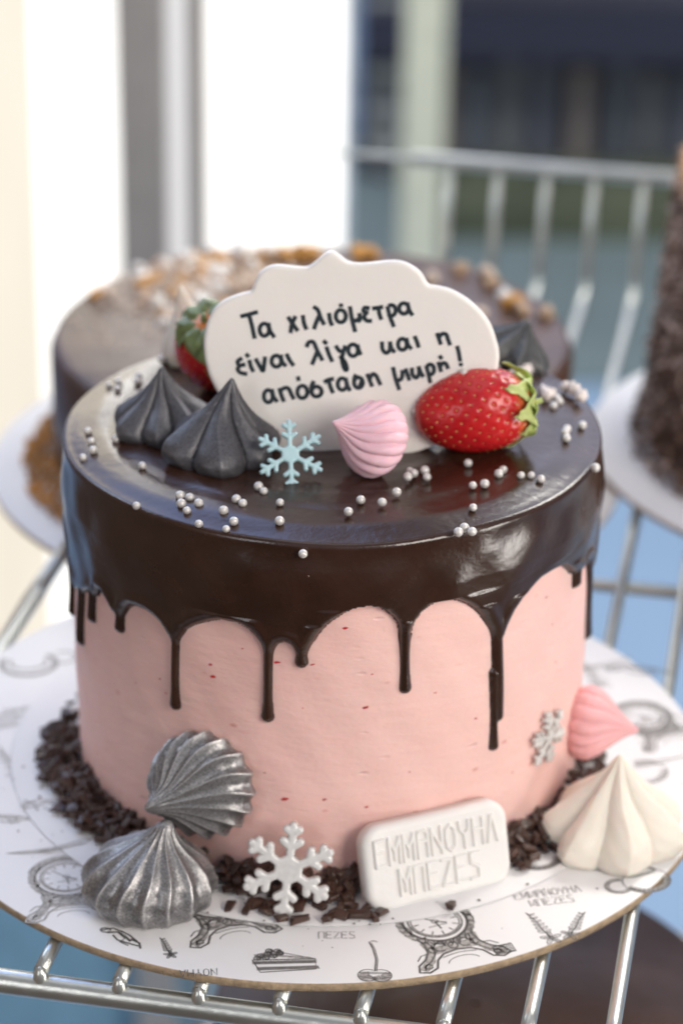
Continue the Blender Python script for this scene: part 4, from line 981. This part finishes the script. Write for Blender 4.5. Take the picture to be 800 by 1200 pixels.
heap(180, 232, 170, 0.0878, 0.0985, 0.0085, '', True)
heap(262, 279, 45, 0.0878, 0.0960, 0.0050, '', True)
heap(301, 330, 50, 0.0878, 0.0975, 0.0065, '', True)
heap(176, 228, 118, 0.0880, 0.1000, 0.0098, 'dark chocolate chip in the tall heap at the left foot of the cake')
heap(228, 262, 42, 0.0880, 0.0975, 0.0065, 'dark chocolate chip in the heap behind the standing silver meringue')
heap(260, 278, 62, 0.0880, 0.0985, 0.0062, 'dark chocolate chip at the front foot between snowflake and name plaque')
heap(333, 356, 40, 0.0880, 0.0985, 0.0075, '', True)
heap(300, 333, 60, 0.0880, 0.1005, 0.0085, 'dark chocolate chip in the heap between name plaque and white meringue')
for x, y in ((310, 1068), (318, 1060), (352, 1077), (384, 1076), (392, 1068), (438, 1074), (428, 1066), (400, 1072), (290, 1064), (528, 1061), (300, 1058), (375, 1062), (350, 1062), (412, 1062), (420, 1072), (330, 1076), (270, 1062), (404, 1058), (446, 1070), (47, 883), (58, 872), (62, 890)):
    p = hit_z(x, y, 0.001); place_chip(p[0], p[1], 0.0012, 'dark chocolate chip lying loose at the edge of the heap on the white board', rc.uniform(1.05, 1.5) if x > 100 else 1.0, True)
tag(chip_rest.build('chocolate_chips', M['chip'], None, False), 'dark chocolate chips buried inside the heaps along the cake foot', 'chocolate chips', kind='stuff')
loose = [(rc.uniform(0.098, 0.124), R(rc.uniform(185, 345))) for _ in range(70)]
mb = MB()                                       # dense crumb core beneath the chips, hidden gaps filled
for k in range(1300):
    a = R(rc.uniform(-30, 210) if k % 2 else rc.uniform(176, 335)); q = rc.random(); r_ = 0.0870 + 0.0105*q
    z = 0.0008 + 0.0055*(1 - q)*rc.random(); s_ = rc.uniform(0.0009, 0.0016); c = np.array([r_*math.cos(a), r_*math.sin(a), z])
    if np.linalg.norm(c - cc + sn*0.002) < 0.028 and R(272) < (a % (2*math.pi)) < R(306) or R(262) < (a % (2*math.pi)) < R(285) and q > .6: continue
    ang = rc.uniform(0, 6); ca, sa = math.cos(ang)*s_, math.sin(ang)*s_
    tl = rc.uniform(-.6, .6)
    Vv = [c + np.array(v_) for v_ in ((ca, sa, tl*s_), (-sa, ca*.7, 0), (-ca, -sa, -tl*s_), (sa, -ca*.7, 0), (0, 0, s_*.8), (0, 0, -s_*.5))]
    mb.add(Vv, [(0, 1, 4), (1, 2, 4), (2, 3, 4), (3, 0, 4), (1, 0, 5), (2, 1, 5), (3, 2, 5), (0, 3, 5)])
for r_, a in loose:
    c = np.array([r_*math.cos(a), r_*math.sin(a), 0.0003]); s_ = rc.uniform(0.0002, 0.0007)
    mb.add([c + np.array(v_)*s_ for v_ in ((1, 0, 0), (0, .7, 0), (-1, 0, 0), (0, -.8, 0), (.1, .1, .7))], [(0, 1, 4), (1, 2, 4), (2, 3, 4), (3, 0, 4)])
tag(mb.build('chocolate_crumbs', M['chip'], None, False), 'fine dark chocolate crumbs packed under the chips along the cake foot', 'crumbs', kind='stuff')

# ------------------------------------------------------------------ the cake behind
C2 = np.array([0.0, 0.0]); q_ = hit_plane(366, 385, (0, 0, 0.060), (0, 0, 1)); c2x, c2y, H2, R2_ = q_[0], q_[1], 0.060, 0.1115
make_board('cake_board', 'round printed cake board under the rear chocolate cake at left', c2x - 0.002, c2y, 0.137, -0.0012, 0.0030)
rc2 = tag(empty('chocolate_cake', (c2x, c2y, -0.0012)), 'low wide chocolate cake with nut topping behind the pink cake', 'cake')
gl2 = simple('rear_dark_chocolate', (0.075, 0.037, 0.025), 0.38, var=0.3, nscale=30, bdist=0.001, bscale=60)
b = MB(); b.lathe([(R2_ - 0.002, 0), (R2_, 0.004), (R2_, H2 - 0.006), (R2_ - 0.002, H2 - 0.0015), (R2_ - 0.005, H2), (0.05, H2 + 0.0003), (0.001, H2)], 140); b.build('glaze', gl2, rc2)
nutm = [simple('nut_piece', c, 0.6, var=0.3, nscale=200) for c in ((0.40, 0.27, 0.17), (0.62, 0.50, 0.40), (0.80, 0.76, 0.72), (0.52, 0.26, 0.06), (0.34, 0.24, 0.18))]
nuts = []
for k in range(10):
    m_ = lump_mesh('nut_piece', 0.0035, k + 50, 2, 0.3, (1.3, 1, .7)); m_.materials.append(nutm[k % 5]); nuts.append(m_)
rn = random.Random(5)
def nut(px, py, s_, i=None):
    p = hit_z(px, py, H2 - 0.001); 
    if math.hypot(p[0]-c2x, p[1]-c2y) > R2_ - 0.004: return
    o = link('nut_piece', nuts[rn.randrange(10) if i is None else i], None, None, Vector(p) + Vector((0, 0, 0.0015*s_))); o.scale = (s_, s_, s_); o.rotation_euler = (rn.uniform(0, 6), rn.uniform(-.4, .4), rn.uniform(0, 6))
    tag(o, ['brown', 'beige', 'white', 'golden', 'grey brown'][nuts.index(o.data) % 5] + ' chopped nut piece scattered over the top of the rear chocolate cake', 'nut piece', 'nut pieces on the rear chocolate cake')
for _ in range(230): nut(rn.gauss(225, 48), rn.gauss(318, 24), rn.uniform(.5, .95))
for x, y, s_, i in ((335, 303, 1.7, 3), (352, 302, 1.7, 3), (366, 300, 1.5, 3), (422, 300, 1.5, 3), (436, 301, 1.3, 8), (345, 285, 1.8, 2), (300, 290, 1.8, 2), (280, 300, 1.8, 7), (420, 270, 1.6, 2), (405, 276, 1.5, 2), (318, 300, 1.6, 2), (520, 305, 1.2, 1), (538, 318, 1.3, 0), (570, 322, 1.2, 1), (575, 335, 1.3, 0), (600, 360, 1.6, 3), (612, 368, 1.5, 0), (590, 350, 1.2, 2), (505, 330, 1.2, 1), (480, 290, 1.3, 6), (640, 372, 1.3, 0), (560, 372, 1.2, 1), (625, 335, 1.0, 5)):
    nut(x, y, s_*0.8, i)
mb = MB()
for k in range(2600):
    p = hit_z(rn.gauss(215, 62), rn.gauss(322, 30), H2 + 0.0004)
    if math.hypot(p[0]-c2x, p[1]-c2y) > R2_ - 0.006: continue
    s_ = rn.uniform(0.0004, 0.0011); mb.add([np.array(p) + np.array(v_)*s_ for v_ in ((1, 0, 0), (0, 1, 0), (-1, 0, 0), (0, -1, 0), (.2, .1, .7))], [(0, 1, 4), (1, 2, 4), (2, 3, 4), (3, 0, 4)])
tag(mb.build('nut_dust', simple('pale_nut_dust', (0.60, 0.48, 0.39), 0.8, var=0.3, nscale=90), None, False), 'pale ground nut dust on the left half of the rear chocolate cake', 'nut dust', kind='stuff')
biscuit = simple('golden_biscuit_crumb', (0.55, 0.27, 0.08), 0.8, var=0.4, nscale=90)
mb = MB()
for k in range(420):
    a = R(rn.uniform(150, 235)); q = rn.random(); r_ = R2_ + 0.0005 + 0.013*q; c = np.array([c2x + r_*math.cos(a), c2y + r_*math.sin(a), 0.0008 + 0.018*(1-q)**1.5*rn.random()])
    s_ = rn.uniform(0.001, 0.0022); mb.add([c + np.array(v_)*s_ for v_ in ((1, 0, 0), (0, 1, 0), (-1, 0, 0), (0, -1, 0), (0, 0, 1), (0, 0, -1))], [(0, 1, 4), (1, 2, 4), (2, 3, 4), (3, 0, 4), (1, 0, 5), (2, 1, 5), (3, 2, 5), (0, 3, 5)])
tag(mb.build('biscuit_crumbs', biscuit, None, False), 'golden biscuit crumbs at the left foot of the rear chocolate cake', 'crumbs', kind='stuff')

# ------------------------------------------------------------------ the shaving-covered cake at the right edge
c3x, c3y, R3, H3 = 0.243, 0.262, 0.108, 0.124
make_board('cake_board', 'round white cake board under the shaving covered cake at the right edge', c3x + 0.0, c3y - 0.002, 0.131, 0.0022, 0.0030)
r3 = tag(empty('shaving_cake', (c3x, c3y, 0.0022)), 'tall cake coated in chocolate shavings at the right edge', 'cake')
b = MB(); b.lathe([(R3 - 0.006, 0), (R3 - 0.003, 0.01), (R3 - 0.012, H3 - 0.004), (R3 - 0.016, H3), (0.001, H3)], 90); b.build('cake_body', simple('brown_cream', (0.10, 0.06, 0.045), 0.8), r3)
mb = MB(); mb2 = MB()
for k in range(3600):
    a = R(rn.uniform(140, 300)); z = rn.uniform(0.001, H3 + 0.002); r_ = R3 - 0.003 - 0.009*z/H3 + rn.uniform(0, 0.004) + 0.005*max(0, 1 - z/0.02)
    c = np.array([r_*math.cos(a), r_*math.sin(a), z]); d1 = np.array([rn.gauss(0, 1), rn.gauss(0, 1), rn.gauss(0, 1)]); d1 /= np.linalg.norm(d1); d2 = np.cross(d1, [rn.gauss(0, 1), rn.gauss(0, 1), rn.gauss(0, 1)]); d2 /= np.linalg.norm(d2)
    L = rn.uniform(0.0018, 0.005); W_ = L*rn.uniform(.25, .5); n3 = np.cross(d1, d2)*0.0007
    t_ = mb2 if (rn.random() < (0.5 if z > 0.05 else 0.2)) else mb
    t_.add([c + d1*L + n3, c + d2*W_, c - d1*L + n3, c - d2*W_, c - n3*2], [(0, 1, 2, 3), (1, 0, 4), (2, 1, 4), (3, 2, 4), (0, 3, 4)])
tag(mb.build('chocolate_shavings', simple('milk_chocolate_shaving', (0.16, 0.098, 0.068), 0.6, var=0.5, nscale=60), r3, False), 'dark chocolate shavings', kind='stuff')
tag(mb2.build('pale_shavings', simple('pale_chocolate_shaving', (0.50, 0.39, 0.33), 0.6, var=0.4, nscale=60), r3, False), 'pale dusted shavings', kind='stuff')
b = MB(); b.lathe([(R3 - 0.010, H3 - 0.009), (R3 - 0.008, H3 - 0.006), (R3 - 0.009, H3 + 0.002), (R3 - 0.018, H3 + 0.003), (0.001, H3 + 0.004)], 90); b.build('caramel_rim', simple('caramel_biscuit', (0.50, 0.27, 0.13), 0.7, var=0.35, nscale=40), r3)

# ------------------------------------------------------------------ lower shelf seen under the front rail
p = hit_z(560, 1235, -0.13)
lc = tag(empty('lower_cake', (p[0], p[1] + 0.03, -0.20)), 'dark chocolate cake on the shelf below seen under the front rail', 'cake')
b = MB(); b.lathe([(0.10, 0), (0.10, 0.066), (0.097, 0.07), (0.001, 0.071)], 100); b.build('glaze', gl2, lc)
lb = make_board('cake_board', 'white cake board on the shelf below at the lower right', p[0] + 0.03, p[1] + 0.05, 0.150, -0.2003, 0.003)
